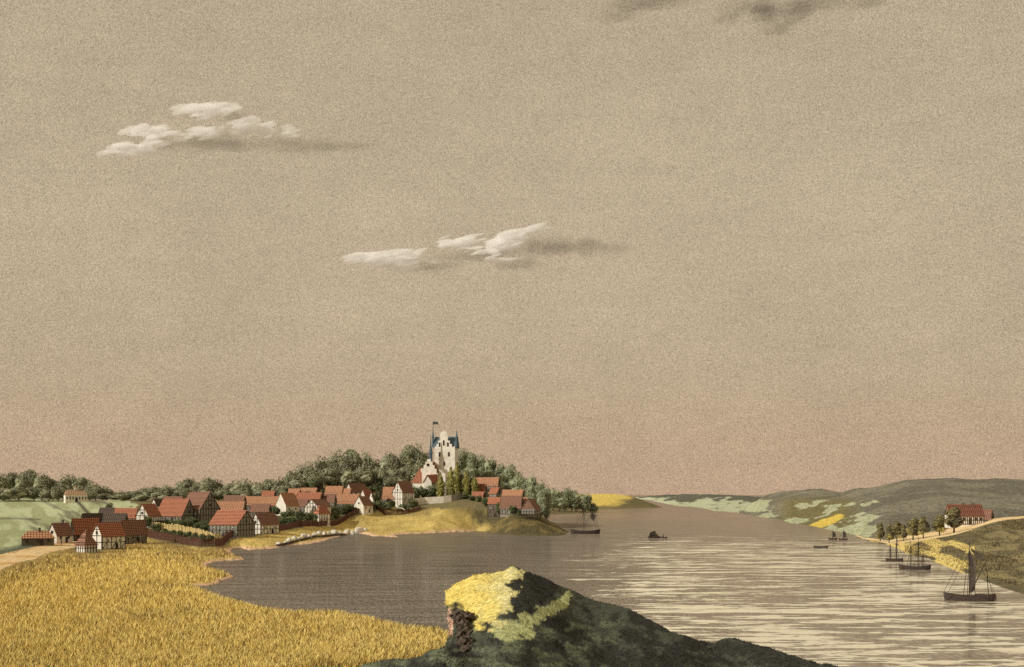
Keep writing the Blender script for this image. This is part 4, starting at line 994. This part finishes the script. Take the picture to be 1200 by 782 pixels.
def seawall():
    L = wline([(324,641.5),(345,636),(370,630.5),(392,626),(408,623)], 2.); o = L[0].copy(); b = MB(); r = random.Random(5)
    for p, q_ in zip(L, L[1:]):
        b.bar(p-o+Vector((0,0,.15)), q_-o+Vector((0,0,.15))+(q_-p)*.1, .7, n=6)
        for k in range(4):
            c = p.lerp(q_, r.random())-o; sz = r.uniform(.5, 1.1); b.box((c.x,c.y+r.uniform(-.6,.6),c.z+sz*.3), (sz*1.3,sz,sz), rz=r.uniform(0,3), top=.7)
    ob = b.build('stone_bank', M['rock']); ob.location = o
    tag(ob, 'low dark bank of rubble carrying the pale beach boulders', 'stone bank')
seawall()

# ------------------------------------------------------------------ avenue on the right bank
def bank_pt(px):
    a = np.array(E2); b = np.array(E3)
    Y = np.interp(px, a[:, 0], a[:, 2])*.75+np.interp(px, b[:, 0], b[:, 2])*.25
    z = np.interp(px, a[:, 0], H-(a[:, 1]-HOR)*a[:, 2]/F)*.75+np.interp(px, b[:, 0], H-(b[:, 1]-HOR)*b[:, 2]/F)*.25
    return float(Y), float(z)
av = [(1031.5,611,632,10,'first avenue tree at the shore end, touching the pale meadow'),(1042,612,638,10,'second avenue tree from the shore end of the road'),(1051,609,637,13,'third avenue tree from the shore end of the road'),(1059,613,636,8,'slim fourth avenue tree from the shore end'),
      (1070,605,633,14,'broad fifth avenue tree in the middle of the road row'),(1082,603,632,12,'tall sixth avenue tree standing before the gap in the row'),(1101,600.5,628,15,'dark avenue tree left of the white farm gable'),(1118,591,626,19,'largest dark tree in front of the farmhouse')]
for i, (px, top, b, w, lab) in enumerate(av):
    Y, z = bank_pt(px); s = Y/F; zt = H-(top-HOR)*s; h = zt-z
    put_tree('ave%d' % (i % 3), 'avenue_tree', (px-600)*s, Y, z, h, (w*s/.42)/h, lab, 'tree', 'avenue trees along the right bank road', .1)

# ------------------------------------------------------------------ boats
def hull_mesh(L, B, D, mat, parent, name='hull', sheer=.35):
    N, K = 15, 7; vs = []
    for i in range(N):
        t = -1+2*i/(N-1); wb = B/2*(1-abs(t)**2.6)**.7+.02; zt = D*(.55+sheer*t*t); zb = -D*.45*(1-abs(t)**4)
        for k in range(K):
            a = math.pi*k/(K-1); vs.append((t*L/2*(1-.05*(math.sin(a))), -math.cos(a)*wb*(1 if k in (0,K-1) else .96), zt-(zt-zb)*math.sin(a)**.7))
    fs = [(i*K+k, (i+1)*K+k, (i+1)*K+k+1, i*K+k+1) for i in range(N-1) for k in range(K-1)]
    inner = []
    base = len(vs)
    for i in range(N):
        for k in range(K):
            v = vs[i*K+k]; inner.append((v[0]*.96, v[1]*.86, v[2]+(D*.1 if 0 < k < K-1 else 0)))
    vs += inner; fs += [tuple(base+q_ for q_ in f[::-1]) for f in fs]
    for i in range(N-1):
        for k in (0, K-1): fs.append((i*K+k, (i+1)*K+k, base+(i+1)*K+k, base+i*K+k))
    b = MB(); b.add(vs, fs); return b.build(name, mat, parent, smooth=False)
def sail_mesh(parent, pts, mat, name='sail', bulge=.3):
    """four-cornered hanging cloth with folds and a thickness"""
    a, b_, c, d = [Vector(p) for p in pts]; N = 8; vs = []
    for i in range(N+1):
        for j in range(N+1):
            u, v = i/N, j/N; p = a.lerp(b_, u).lerp(d.lerp(c, u), v)
            p = p+Vector((0, bulge*math.sin(u*3.14)*math.sin(v*3.14)+.08*math.sin(u*17), 0)); vs.append(p)
    n_ = len(vs); vs += [v+Vector((0,.06,0)) for v in vs]; fs = []
    for i in range(N):
        for j in range(N):
            q_ = (i*(N+1)+j, (i+1)*(N+1)+j, (i+1)*(N+1)+j+1, i*(N+1)+j+1); fs += [q_, tuple(n_+k for k in q_[::-1])]
    m = MB(); m.add(vs, fs); return m.build(name, mat, parent, smooth=True, recalc=False)
def boat(name, lab, px, py, wpx, top, masts, cat='boat', group='boats on the fjord', rz=0., furled=True, shrouds=True, bow=1, sails=()):
    Y = Yw(py); s = Y/F; r = empty(name, ((px-600)*s, Y, 0), rz-az(px), lab, cat, group)
    L = wpx*s; D = max(.18*L, 1.); hull_mesh(L, L*.27, D*1.0, M['hull'], r)
    b = MB(); b.box((0,0,D*.35), (L*.78,L*.2,.08)); b.build('deck', M['timber'], r)
    hh = (py-top)*s
    for i, (fx, fh) in enumerate(masts):
        x = fx*L; h = hh*fh; m = MB(); m.bar((x,0,0), (x,0,h), max(.22,L*.02), .1, n=7); mo = m.build('mast', M['timber'], r)
        if shrouds:
            m = MB()
            w = L*.13
            for sx in (-1, 1):
                m.bar((x+sx*w*.9,-L*.1,D*.5), (x,0,h*.86), .07); m.bar((x+sx*w*.3,L*.1,D*.5), (x,0,h*.86), .07)
            m.build('shrouds', M['rope'], r)
    xs = [m_[0]*L for m_ in masts]
    if masts:
        m = MB(); m.bar((-L*.5,0,D*.8), (xs[0],0,hh*masts[0][1]*.95), .07); m.bar((-L*.42,0,D*.7), (xs[0],0,hh*masts[0][1]*.8), .07)
        m.bar((L*.49,0,D*.8), (xs[-1],0,hh*masts[-1][1]*.9), .07); m.build('stays', M['rope'], r)
    return r, L, D, hh, xs
# large sloop
r, L, D, hh, xs = boat('sailing_boat', 'large dark sloop with drooping half-lowered sail, nearest boat on the right', 1136, 704, 57, 632, [(.0, 1.)])
sail_mesh(r, [(xs[0]+.1,-.15,D*.9),(xs[0]+.1,-.15,hh*.82),(xs[0]+1.2,-.15,hh*.60),(xs[0]+1.,-.15,D*1.2)], M['sail'], bulge=.2)
sail_mesh(r, [(xs[0]+.4,-.2,hh*.80),(xs[0]+.2,-.2,hh*.86),(xs[0]+3.0,-.2,hh*.70),(xs[0]+1.9,-.2,hh*.66)], M['sail'], 'gaff_sail', bulge=.15)
b = MB(); b.bar((xs[0]+.2,-.2,D*1.), (xs[0]+3.6,-.2,hh*.76), .2, .12); b.build('sprit', M['timber'], r)
b = MB(); b.bar((L*.36,-.1,D*.6), (L*.33,0,hh*.5), .1); b.bar((L*.36,-.4,D*.6), (L*.33,0,hh*.45), .06); b.bar((L*.45,.2,D*.6), (L*.33,0,hh*.45), .06); b.build('mizzen_mast', M['timber'], r)
b = MB(); b.box((L*.2,0,D*.62), (L*.2,L*.14,D*.34)); b.build('cabin', M['hull'], r)
b = MB(); b.box((L*.5,0,D*.25), (.2,.1,D*.9)); b.build('rudder', M['hull'], r)
boat('sailing_boat', 'three-masted boat moored in the middle of the right shore', 1072, 667.5, 36, 629, [(-.12, .88), (.11, 1.), (.25, .55)])
boat('sailing_boat', 'small two-masted boat moored nearest the avenue trees', 1048, 657.5, 20, 630, [(-.22, .75), (.12, 1.)])
r, L, D, hh, xs = boat('sailing_ship', 'dark single-masted ship with slack rigging beside the wooded point', 686, 625.8, 35, 588, [(-.05, 1.)], cat='ship')
b = MB()
for (a, c) in (((-.05,.9),(.34,.75)),((-.05,.55),(.3,.9)),((.3,.9),(.44,.1)),((-.05,.2),(.22,.7)),((.22,.7),(.36,.12)),((-.05,.85),(-.36,.15)),((-.05,.7),(-.25,.15))): b.bar((a[0]*L,-.1,hh*a[1]),(c[0]*L,-.1,hh*c[1]),.16)
b.build('spars', M['rope'], r)
sail_mesh(r, [(.22*L,-.2,hh*.70),(.36*L,-.2,hh*.55),(.28*L,-.2,hh*.38),(.16*L,-.2,hh*.5)], M['sail'])

def person_mesh(name, pose, mat_c):
    """continuous body grown from a skeleton; head and hands get skin colour, clothes cover the rest"""
    if pose == 'stand':
        J = {'pel':(0,0,.95,.15),'ch':(0,0,1.3,.17),'nk':(0,0,1.5,.06),'hd':(0,-.01,1.66,.105),'ht':(0,0,1.76,.09),
             'hl':(-.1,0,.9,.11),'kl':(-.12,-.06,.5,.075),'fl':(-.13,.02,.07,.05),'tl':(-.13,-.15,.04,.04),'hr':(.1,0,.9,.11),'kr':(.11,-.02,.5,.075),'fr':(.12,.12,.08,.05),'tr':(.12,-.03,.04,.04),
             'sl':(-.19,0,1.42,.07),'el':(-.27,.02,1.13,.05),'wl':(-.25,-.08,.88,.035),'sr':(.19,0,1.42,.07),'er':(.27,.02,1.13,.05),'wr':(.26,-.1,.88,.035)}
    else:
        J = {'pel':(0,0,.42,.16),'ch':(0,-.08,.76,.17),'nk':(0,-.1,.97,.06),'hd':(0,-.13,1.12,.105),'ht':(0,-.13,1.22,.09),
             'hl':(-.1,0,.42,.11),'kl':(-.13,-.42,.46,.08),'fl':(-.13,-.45,.07,.05),'tl':(-.13,-.58,.04,.04),'hr':(.1,0,.42,.11),'kr':(.13,-.42,.46,.08),'fr':(.13,-.45,.07,.05),'tr':(.13,-.58,.04,.04),
             'sl':(-.19,-.08,.9,.07),'el':(-.27,-.2,.68,.05),'wl':(-.2,-.42,.62,.035),'sr':(.19,-.08,.9,.07),'er':(.27,-.2,.68,.05),'wr':(.2,-.42,.62,.035)}
    E = [('pel','ch'),('ch','nk'),('nk','hd'),('hd','ht'),('pel','hl'),('hl','kl'),('kl','fl'),('fl','tl'),('pel','hr'),('hr','kr'),('kr','fr'),('fr','tr'),('ch','sl'),('sl','el'),('el','wl'),('ch','sr'),('sr','er'),('er','wr')]
    ks = list(J); me = bpy.data.meshes.new(name); me.from_pydata([J[k][:3] for k in ks], [(ks.index(a), ks.index(b)) for a, b in E], [])
    o = bpy.data.objects.new(name, me); COL.objects.link(o)
    md = o.modifiers.new('s', 'SKIN'); sv = me.skin_vertices[0].data
    for i, k in enumerate(ks): sv[i].radius = (J[k][3], J[k][3]); sv[i].use_root = (k == 'pel')
    o.modifiers.new('u', 'SUBSURF').levels = 1
    dg = bpy.context.evaluated_depsgraph_get(); m2 = bpy.data.meshes.new_from_object(o.evaluated_get(dg)); bpy.data.objects.remove(o)
    m2.materials.clear(); m2.materials.append(mat_c); m2.materials.append(M['skin']); hz = J['nk'][2]+.03
    for p in m2.polygons:
        c = p.center
        p.material_index = 1 if (hz < c.z < hz+.17 and c.y < J['hd'][1]+.03) else 0
        p.use_smooth = True
    m2.name = name; return m2
pst = person_mesh('person_standing', 'stand', M['cloth']); pse = person_mesh('person_seated', 'sit', M['cloth'])
def hat(o, z, y):
    b = MB(); b.cone((0,y,z), .2, .18, .03, 10); b.cone((0,y,z+.03), .12, .1, .14, 10); b.build('hat', M['timber'], o)
Y = 372.; zz = gz(72, Y)
o = bpy.data.objects.new('person', pst); COL.objects.link(o); o.location = ((72-600)*Y/F, Y, zz); o.rotation_euler = (0,0,-1.2); o.scale = (1.1,)*3
tag(o, 'dark clothed figure walking along the sandy road by the cottages', 'person'); hat(o, 1.74, 0)
# rowing boats
def rowboat(lab, px, py, wpx, rz=0.):
    Y = Yw(py); s = Y/F; r = empty('rowing_boat', ((px-600)*s, Y, 0), rz-az(px), lab, 'rowing boat', 'boats on the fjord'); L = wpx*s
    hull_mesh(L, L*.26, max(.8, L*.13), M['hull'], r, sheer=.5)
    for fx in (-.25, .05, .3):
        b = MB(); b.box((fx*L,0,.42), (.25,L*.2,.06)); b.build('thwart', M['timber'], r)
    for sg in (-1, 1):
        b = MB(); b.bar((0,sg*L*.1,.6), (-.5,sg*L*.32,.05), .06); b.build('oar', M['timber'], r)
    return r, L
def sitter(r, L, fx, lab, rz, sc=1.):
    o = bpy.data.objects.new('person', pse); COL.objects.link(o); M4 = Matrix.Translation(r.location) @ Matrix.Rotation(r.rotation_euler.z, 4, 'Z')
    o.location = M4 @ Vector((fx*L,0,.2)); o.rotation_euler = (0,0,r.rotation_euler.z+rz); o.scale = (sc,)*3
    tag(o, lab, 'person', 'people in the rowing boats')
    hat(o, 1.2, -.13)
r, L = rowboat('larger of the two crowded rowing boats in the middle of the fjord', 766.5, 630.5, 15, .2)
for fx, rz, w, sc in ((-.3,1.57,'leftmost seated figure in the crowded rowing boat',1.25),(-.08,-1.2,'second seated figure in the crowded rowing boat',1.5),(.14,1.4,'third seated figure in the crowded rowing boat',1.45),(.33,-1.57,'rightmost seated figure in the crowded rowing boat',1.2)): sitter(r, L, fx, w, rz, sc)
sail_mesh(r, [(-.42*L,0,.5),(-.3*L,0,2.6),(.1*L,0,3.3),(.3*L,0,.6)], M['sail'], 'lowered_sail', .3)
r, L = rowboat('smaller rowing boat trailing right of the crowded one', 777.5, 630.8, 9, -.2)
sitter(r, L, 0, 'lone seated figure in the small trailing rowing boat', -1.57, 1.2)
r, L = rowboat('empty looking dark rowing boat alone near the right shore', 962, 642, 17, .1)
boat('sailing_boat', 'distant small dark sailboat near the right shore, left of a pair', 976, 632.5, 10, 621, [(0, 1.)])
boat('sailing_boat', 'distant small dark sailboat near the right shore, right of a pair', 988, 633, 10, 620, [(.05, 1.)])
for px, py, top in ((976,632.5,622), (988,633,621)):
    pr = [o for o in bpy.data.objects if o.get('category') == 'boat' and abs(o.location.x-(px-600)*Yw(py)/F) < .5][0]
    s = Yw(py)/F; h = (py-top)*s; sail_mesh(pr, [(.1,-.1,1.),(.1,-.1,h*.95),(1.3,-.1,h*.7),(1.5,-.1,1.2)], M['sail'])

# ------------------------------------------------------------------ grasses (uncountable ground cover)
def blades(name, pts, hts, cols, lean=.35, w=.12, label='', seed=0):
    r = np.random.default_rng(seed); N = len(pts); a = r.uniform(0, np.pi, N); d = np.stack([np.cos(a), np.sin(a), np.zeros(N)], 1)*(hts*w)[:, None]
    l = r.normal(size=(N, 3))*lean*hts[:, None]; l[:, 2] = hts; V = np.stack([pts-d, pts+d, pts+l], 1).reshape(-1, 3)
    Fc = np.arange(len(V)).reshape(-1, 3); o = np_mesh(name, V, Fc, M['blades'], np.repeat(cols, 3, axis=0)); tag(o, label, 'grass', kind='stuff'); return o
# golden field
N = 255000
px = rng.uniform(-20, 560, N); u = rng.uniform(0, 1, N)**.8; py = 628+u*178
Y = (H-1.2)*F/(py-HOR); x = (px-600)*Y/F
z, d = west(x, Y); pyy = HOR+(H-z)*F/Y
top = seg([(0,670),(18,663),(42,659),(52,653),(80,646),(95,650),(110,652),(130,646),(150,637),(165,629),(180,634),(200,638),(236,644.5),(262,642),(279,631),(292,634),(330,640),(560,655)], px)
dens = sm(0, 10, pyy-top)
k = (d > 1.2) & (pyy > top) & (rng.uniform(0, 1, N) < .25+.75*dens); x, Y, z, px, pyy = x[k], Y[k], z[k], px[k], pyy[k]
m = len(x); t = rng.uniform(0, 1, m); patch = fbm(x*.06, Y*.06, 91)
cg = np.where((t < .21+.45*np.clip(patch-.5, 0, 1)+.3*(1-sm(0, 25, pyy-seg([(0,670),(90,648),(165,634),(262,646),(560,655)], px))))[:, None], [.12,.085,.045], np.where((t < .6)[:, None], [.95,.78,.28], [.80,.62,.21]))
cg = cg*rng.uniform(.75, 1.2, (m, 1))
blades('tall_grass', np.stack([x, Y, z], 1), rng.uniform(.5, 1.15, m), cg, .45, .085, 'golden and brown tall grass covering the left field', 1)
# meadow tufts by the beach and on the heath slope of the point
N = 26000; px = rng.uniform(268, 655, N); Y = np.exp(rng.uniform(math.log(400), math.log(660), N)); x = (px-600)*Y/F; z, d = west(x, Y); py = HOR+(H-z)*F/Y
edge = seg([(270,633),(300,628),(365,616),(433,601),(500,590),(560,583),(640,583)], px)
k = (d > 2) & (py > edge+2); x, Y, z, px, py = x[k], Y[k], z[k], px[k], py[k]; m = len(x)
ol = sm(517, 545, px-(py-585)*1.1); t = rng.uniform(0, 1, m)
cg = np.where((t < .22+.45*ol)[:, None], [.075,.06,.03], np.where((ol > .5)[:, None], [.20,.165,.07], [.62,.48,.16])); 
k = rng.uniform(0, 1, m) < .35+.65*ol
blades('meadow_grass', np.stack([x, Y, z], 1)[k], rng.uniform(.3, .8, m)[k], cg[k], .5, .2, 'short yellow and olive grass between village and water', 2)
# turf and heather on the foreground hill
idx = rng.integers(0, len(MoundV), 90000)
idx = idx[(MoundV[idx, 1] > 27) & (MoundV[idx, 1] < 58) & (MoundPX[idx] > 380) & (MoundPX[idx] < 1100)]
p = MoundV[idx]+np.stack([rng.normal(0, .03, len(idx)), rng.normal(0, .08, len(idx)), np.full(len(idx), -.02)], 1); cc = MoundC[idx]*rng.uniform(.6, 1.3, (len(idx), 1))  # blades copy the hill's colour, painted light and shade included
blades('hill_turf', p, rng.uniform(.03, .09, len(idx)), cc, .8, .3, 'low turf and dark heather on the foreground hill', 3)
# heath on the right bank
a2 = np.array(E2)
N = 30000; px = rng.uniform(1060, 1215, N); t = rng.uniform(.05, .98, N)
shy = seg(shE, px); Y0 = Yw(shy); Y1 = np.interp(px, a2[:, 0], a2[:, 2]); z1 = np.interp(px, a2[:, 0], H-(a2[:, 1]-HOR)*a2[:, 2]/F)
Y = Y0+(Y1-Y0)*t
zz = np.where(t < .5, z1*.56*(.6*(2*t)+.4*(2*t)**2*(3-4*t)), z1*(.56+.44*(.6*(2*t-1)+.4*(2*t-1)**2*(5-4*t))))
cg = np.where(rng.uniform(0, 1, (N, 1)) < .55, [.085,.07,.04], [.26,.20,.09])*rng.uniform(.7, 1.3, (N, 1))
n3 = fbm((px+(HOR+(H-zz)*F/Y)*2)*.03, ((HOR+(H-zz)*F/Y)-px*.35)*.11, 35); k = (rng.uniform(0, 1, N) < np.where(px < 1140, .15, .8)*(1-sm(.46, .62, n3))*.9+.12)
blades('heath', np.stack([(px-600)*Y/F, Y, zz-.1], 1)[k], rng.uniform(.25, .6, N)[k], cg[k], .6, .3, 'brown heath growing on the right bank slope', 4)

# rock outcrop under the lip of the bluff
def outcrop():
    o0 = P(541, 737, 38.9); b = MB(); r = random.Random(3)
    bm = bmesh.new()
    for (px, py, sx, sz) in ((538,720,10,4),(547,722,10,5),(539,728,7,7),(544,735,8,8),(544,745,8,8),(546,754,9,8),(547,763,8,6),(534,722,7,4)):
        ret = bmesh.ops.create_icosphere(bm, subdivisions=3, radius=1); Yr = float(np.interp(py, [714, 762], [39.4, 34.9])); c = P(px, py, Yr)-o0
        for v in ret['verts']:
            k_ = 1+.28*math.sin(v.co.x*5+px)*math.cos(v.co.z*6+py)+.12*math.sin(v.co.z*14+v.co.x*11+px); s_ = 39.6/F
            v.co = Vector((v.co.x*sx*s_*k_, v.co.y*.35*k_, v.co.z*sz*s_*k_))+c
    me = bpy.data.meshes.new('rock_outcrop'); bm.to_mesh(me); bm.free(); me.materials.append(M['rock']); o = bpy.data.objects.new('rock_outcrop', me); COL.objects.link(o); o.location = o0
    tag(o, 'dark brown rock outcrop under the yellow shoulder of the foreground hill', 'rock')
    o1 = P(529, 727, 43.); bm = bmesh.new()
    for (px, py, sx, sz) in ((530,716,5,4),(528,724,4,6),(531,733,5,6),(534,740,5,4)):
        ret = bmesh.ops.create_icosphere(bm, subdivisions=3, radius=1); c = P(px, py, 43.)-o1
        for v in ret['verts']:
            k_ = 1+.2*math.sin(v.co.x*4+px)*math.cos(v.co.z*5+py); s_ = 43./F
            v.co = Vector((v.co.x*sx*s_*k_, v.co.y*.3*k_, v.co.z*sz*s_*k_))+c
    me = bpy.data.meshes.new('clay_face'); bm.to_mesh(me); bm.free(); me.materials.append(M['pink']); o = bpy.data.objects.new('clay_face', me); COL.objects.link(o); o.location = o1
    me.polygons.foreach_set('use_smooth', [True]*len(me.polygons))
    tag(o, 'pink clay face left of the dark outcrop on the foreground bluff', 'rock')
outcrop()

# ------------------------------------------------------------------ clouds at 3 km: real lumps of vapour, white ones opaque, grey ones thin
def ball(bm_sub, r, sx, sy, sz, amp, seed):
    bm = bmesh.new(); bmesh.ops.create_icosphere(bm, subdivisions=bm_sub, radius=1)
    V = np.array([v.co[:] for v in bm.verts]); Fc = np.array([[v.index for v in f.verts] for f in bm.faces]); bm.free()
    k = 1+amp*(fbm(V[:, 0]*2.2+seed, V[:, 2]*2.2+V[:, 1]*1.3, seed, 4)-.5)*2
    return V*k[:, None]*np.array([sx, sy, sz]), Fc
def cloud(label, blobs, Y, cols, n, seed, group=None):
    r = np.random.default_rng(seed); s_ = Y/F; VV = []; FF = []; CC = []; base = 0
    tot = sum(w*h for _, _, w, h in blobs); ctr = np.array([(blobs[0][0]-600)*s_, Y, H-(blobs[0][1]-HOR)*s_])
    for (px, py, w, h) in blobs:
        for k in range(max(4, int(n*w*h/tot))):
            a = r.uniform(0, 6.283); rad = r.uniform(0, 1)**.5; u, v = math.cos(a)*rad, math.sin(a)*rad
            e = 1-.62*rad; cx = px+u*w/2*(1-.12*e); cy = py-v*h/2*.9-u*h*.20
            sx = (2.2+w*.17*r.uniform(.5, 1.4))*(.40+.60*e)*(1.9 if rad > .75 else 1); sz = (.8+h*.15*r.uniform(.5, 1.1))*(.28+.72*e)
            V, Fc = ball(3, 1, sx*s_, sx*s_*.6, sz*s_, .55, int(r.integers(1, 9999)))
            tilt = .22*r.uniform(.2, 1.6); V[:, 2] += V[:, 0]*tilt
            V = V+np.array([(cx-600)*s_, Y+r.uniform(-.4, .4)*w*s_, H-(cy-HOR)*s_])-ctr
            VV.append(V); FF.append(Fc+base); base += len(V)
    o = np_mesh('cloud', np.concatenate(VV), np.concatenate(FF), M['cloud'], None, smooth=True); o.location = ctr
    md = o.modifiers.new('fuse', 'REMESH'); md.mode = 'VOXEL'; md.voxel_size = 2.0
    dg = bpy.context.evaluated_depsgraph_get(); dg.update(); me = bpy.data.meshes.new_from_object(o.evaluated_get(dg)); o.modifiers.clear(); o.data = me
    me.materials.clear(); me.materials.append(cols); me.polygons.foreach_set('use_smooth', [True]*len(me.polygons))
    tag(o, label, 'cloud', group)
def bright(name, col, dens=.085):
    m = bpy.data.materials.new(name); t = NT(m); v = t.n('ShaderNodeVolumeScatter', {'Color': (*col, 1), 'Density': dens}).outputs[0]
    t.n('ShaderNodeOutputMaterial', {'Volume': v}); return m
W_ = bright('cream_vapour', (1.,.992,.972)); PK = bright('pinkish_vapour', (1.,.972,.945))
LG, CG = 'sunlit clouds on the left', 'sunlit clouds in the middle'
cloud('highest cream cloud of the left cluster, above the others', [(225,127,42,9),(252,129,48,8),(238,136,30,8)], 3000, W_, 60, 1, LG)
cloud('long pinkish cloud at the lower left end of the left cluster', [(170,154,42,11),(190,155,30,8),(140,175,38,10),(165,173,50,10),(182,166,34,8),(205,161,36,4.5)], 3000, PK, 90, 2, LG)
cloud('small cloud in the middle of the left cluster', [(240,155,34,9),(258,153,26,5),(246,161,22,6)], 3000, W_, 40, 3, LG)
cloud('cloud with thin tail at the right end of the left cluster', [(291,148,32,11),(305,150,26,8),(316,158,22,9),(277,155,26,4),(338,153,34,5.5)], 3000, W_, 60, 4, LG)
cloud('low flat pinkish cloud at the left of the central cluster', [(430,301,50,8),(468,300,56,8),(458,309,50,7),(470,315,36,4.5),(510,307,14,2.5)], 3000, PK, 80, 5, CG)
cloud('rounded middle cloud of the central cluster', [(528,285,38,12),(548,281,32,10),(546,291,24,6)], 3000, W_, 50, 6, CG)
cloud('slanting cream cloud at the right of the central cluster', [(572,292,32,15),(592,281,48,12),(612,273,46,9),(600,288,40,6),(588,304,44,5),(575,299,20,7)], 3000, W_, 90, 7, CG)
def vapour(name, dens):
    m = bpy.data.materials.new(name); t = NT(m)
    v = t.n('ShaderNodeVolumeAbsorption', {'Color': (.10,.08,.06,1), 'Density': dens}).outputs[0]
    t.n('ShaderNodeOutputMaterial', {'Volume': v}); return m
M['vapour'] = vapour('thin_grey_vapour', .0021); M['vapour_thick'] = vapour('thick_grey_vapour', .0030)
def smudge(label, blobs, seed, mat):
    r = np.random.default_rng(seed); Y = 3300.; s_ = Y/F; px, py = blobs[0][:2]; ctr = Vector(((px-600)*s_, Y, H-(py-HOR)*s_))
    root = empty('cloud', ctr, 0, label, 'cloud', 'grey shadow clouds')
    for (px, py, w, h) in blobs:
        for k in range(3):
            sc = (1, .66, .42)[k]; V, Fc = ball(4, 1, w/2*sc*s_, 40, h/2*(.6+.4*sc)*s_, 1.1, int(r.integers(1, 9999)))
            V[:, 2] += V[:, 0]*.05
            ox = r.uniform(-.3, .3)*w*(1-sc)*2; oy = r.uniform(-.3, .3)*h*(1-sc)
            V = V+np.array([(px+ox-600)*s_-ctr.x, (k-1)*6., H-(py+oy-HOR)*s_-ctr.z])
            o = np_mesh('wisp', V, Fc, M[mat], smooth=True, parent=root)
smudge('faint grey trail under the left cloud cluster', [(205,170,60,12),(255,167,90,18),(315,170,120,16),(375,173,120,9),(272,138,34,9)], 11, 'vapour')
smudge('grey trail drifting right of the central cloud cluster', [(565,300,110,16),(645,290,80,24),(690,290,90,18),(500,313,100,10),(612,311,50,11)], 12, 'vapour')
smudge('dark ragged cloud at the top edge right of the middle', [(760,5,120,12),(722,20,60,7),(880,10,60,14),(915,18,70,16),(910,34,40,8),(945,5,110,12),(1010,3,60,9),(855,22,40,6)], 13, 'vapour_thick')

# ------------------------------------------------------------------ sky, sun, camera
SUN_EL = R(31); sdir = Vector((-.88, -.47, 0)).normalized()*math.cos(SUN_EL)+Vector((0, 0, math.sin(SUN_EL)))
def world():
    w = bpy.data.worlds.new('World'); S.world = w; t = NT(w)
    sky = t.n('ShaderNodeTexSky', sky_type='NISHITA', sun_disc=False, sun_elevation=SUN_EL, sun_rotation=math.atan2(sdir.x, sdir.y), dust_density=5.)
    d = t.n('ShaderNodeTexCoord').outputs['Generated']
    el = t.n('ShaderNodeSeparateXYZ', {'Vector': d}).outputs[2]
    base = t.ramp(el, [(.0, (.53,.37,.250)), (.04, (.52,.378,.248)), (.11, (.508,.395,.262)), (.25, (.520,.418,.279)), (.42, (.482,.390,.261)), (.9, (.48,.40,.28))])
    g = t.n('ShaderNodeTexNoise', {'Vector': d, 'Scale': 950., 'Detail': 2., 'Roughness': .9}).outputs[0]
    g2 = t.n('ShaderNodeTexNoise', {'Vector': d, 'Scale': 9., 'Detail': 7., 'Roughness': .65}).outputs[0]
    mp = t.n('ShaderNodeMapping', {'Vector': d, 'Scale': (1, 1, 5)}).outputs[0]
    g3 = t.n('ShaderNodeTexNoise', {'Vector': mp, 'Scale': 14., 'Detail': 5., 'Roughness': .7}).outputs[0]
    c = t.mul(base, t.ramp(g, [(.32, .60), (.68, 1.40)])); c = t.mul(c, t.ramp(g2, [(.3, .94), (.7, 1.06)])); c = t.mul(c, t.ramp(g3, [(.3, .96), (.7, 1.04)]))
    sc = t.n('ShaderNodeVectorMath', {0: c, 3: 10.}, operation='SCALE').outputs[0]
    mixed = t.mix(.04, sc, sky.outputs[0])
    bg = t.n('ShaderNodeBackground', {'Color': mixed, 'Strength': .1})
    t.n('ShaderNodeOutputWorld', {'Surface': bg.outputs[0]})
world()
sl = bpy.data.lights.new('sun', 'SUN'); sl.energy = 3.2; sl.angle = R(.5); sl.color = (1., .95, .86)
so = bpy.data.objects.new('sun', sl); COL.objects.link(so); so.rotation_euler = (-sdir).to_track_quat('-Z', 'Y').to_euler()
cam = bpy.data.cameras.new('camera'); co = bpy.data.objects.new('camera', cam); COL.objects.link(co)
cam.sensor_width = 36; cam.lens = 36*F/1200; cam.shift_y = (HOR-391)/1200; cam.clip_start = .5; cam.clip_end = 80000
co.location = (0, 0, H); co.rotation_euler = (R(90), 0, 0); S.camera = co
S.view_settings.view_transform = 'Standard'; S.view_settings.look = 'None'; S.view_settings.exposure = 0; S.view_settings.gamma = 1
S.cycles.max_bounces = 14; S.cycles.volume_bounces = 12; S.cycles.diffuse_bounces = 4; S.cycles.glossy_bounces = 2; S.cycles.use_denoising = False
# unused tree sources are not left lying about
for k, p in protos.items():
    if k not in used_proto:
        for ch in list(p.children): bpy.data.objects.remove(ch)
        bpy.data.objects.remove(p)
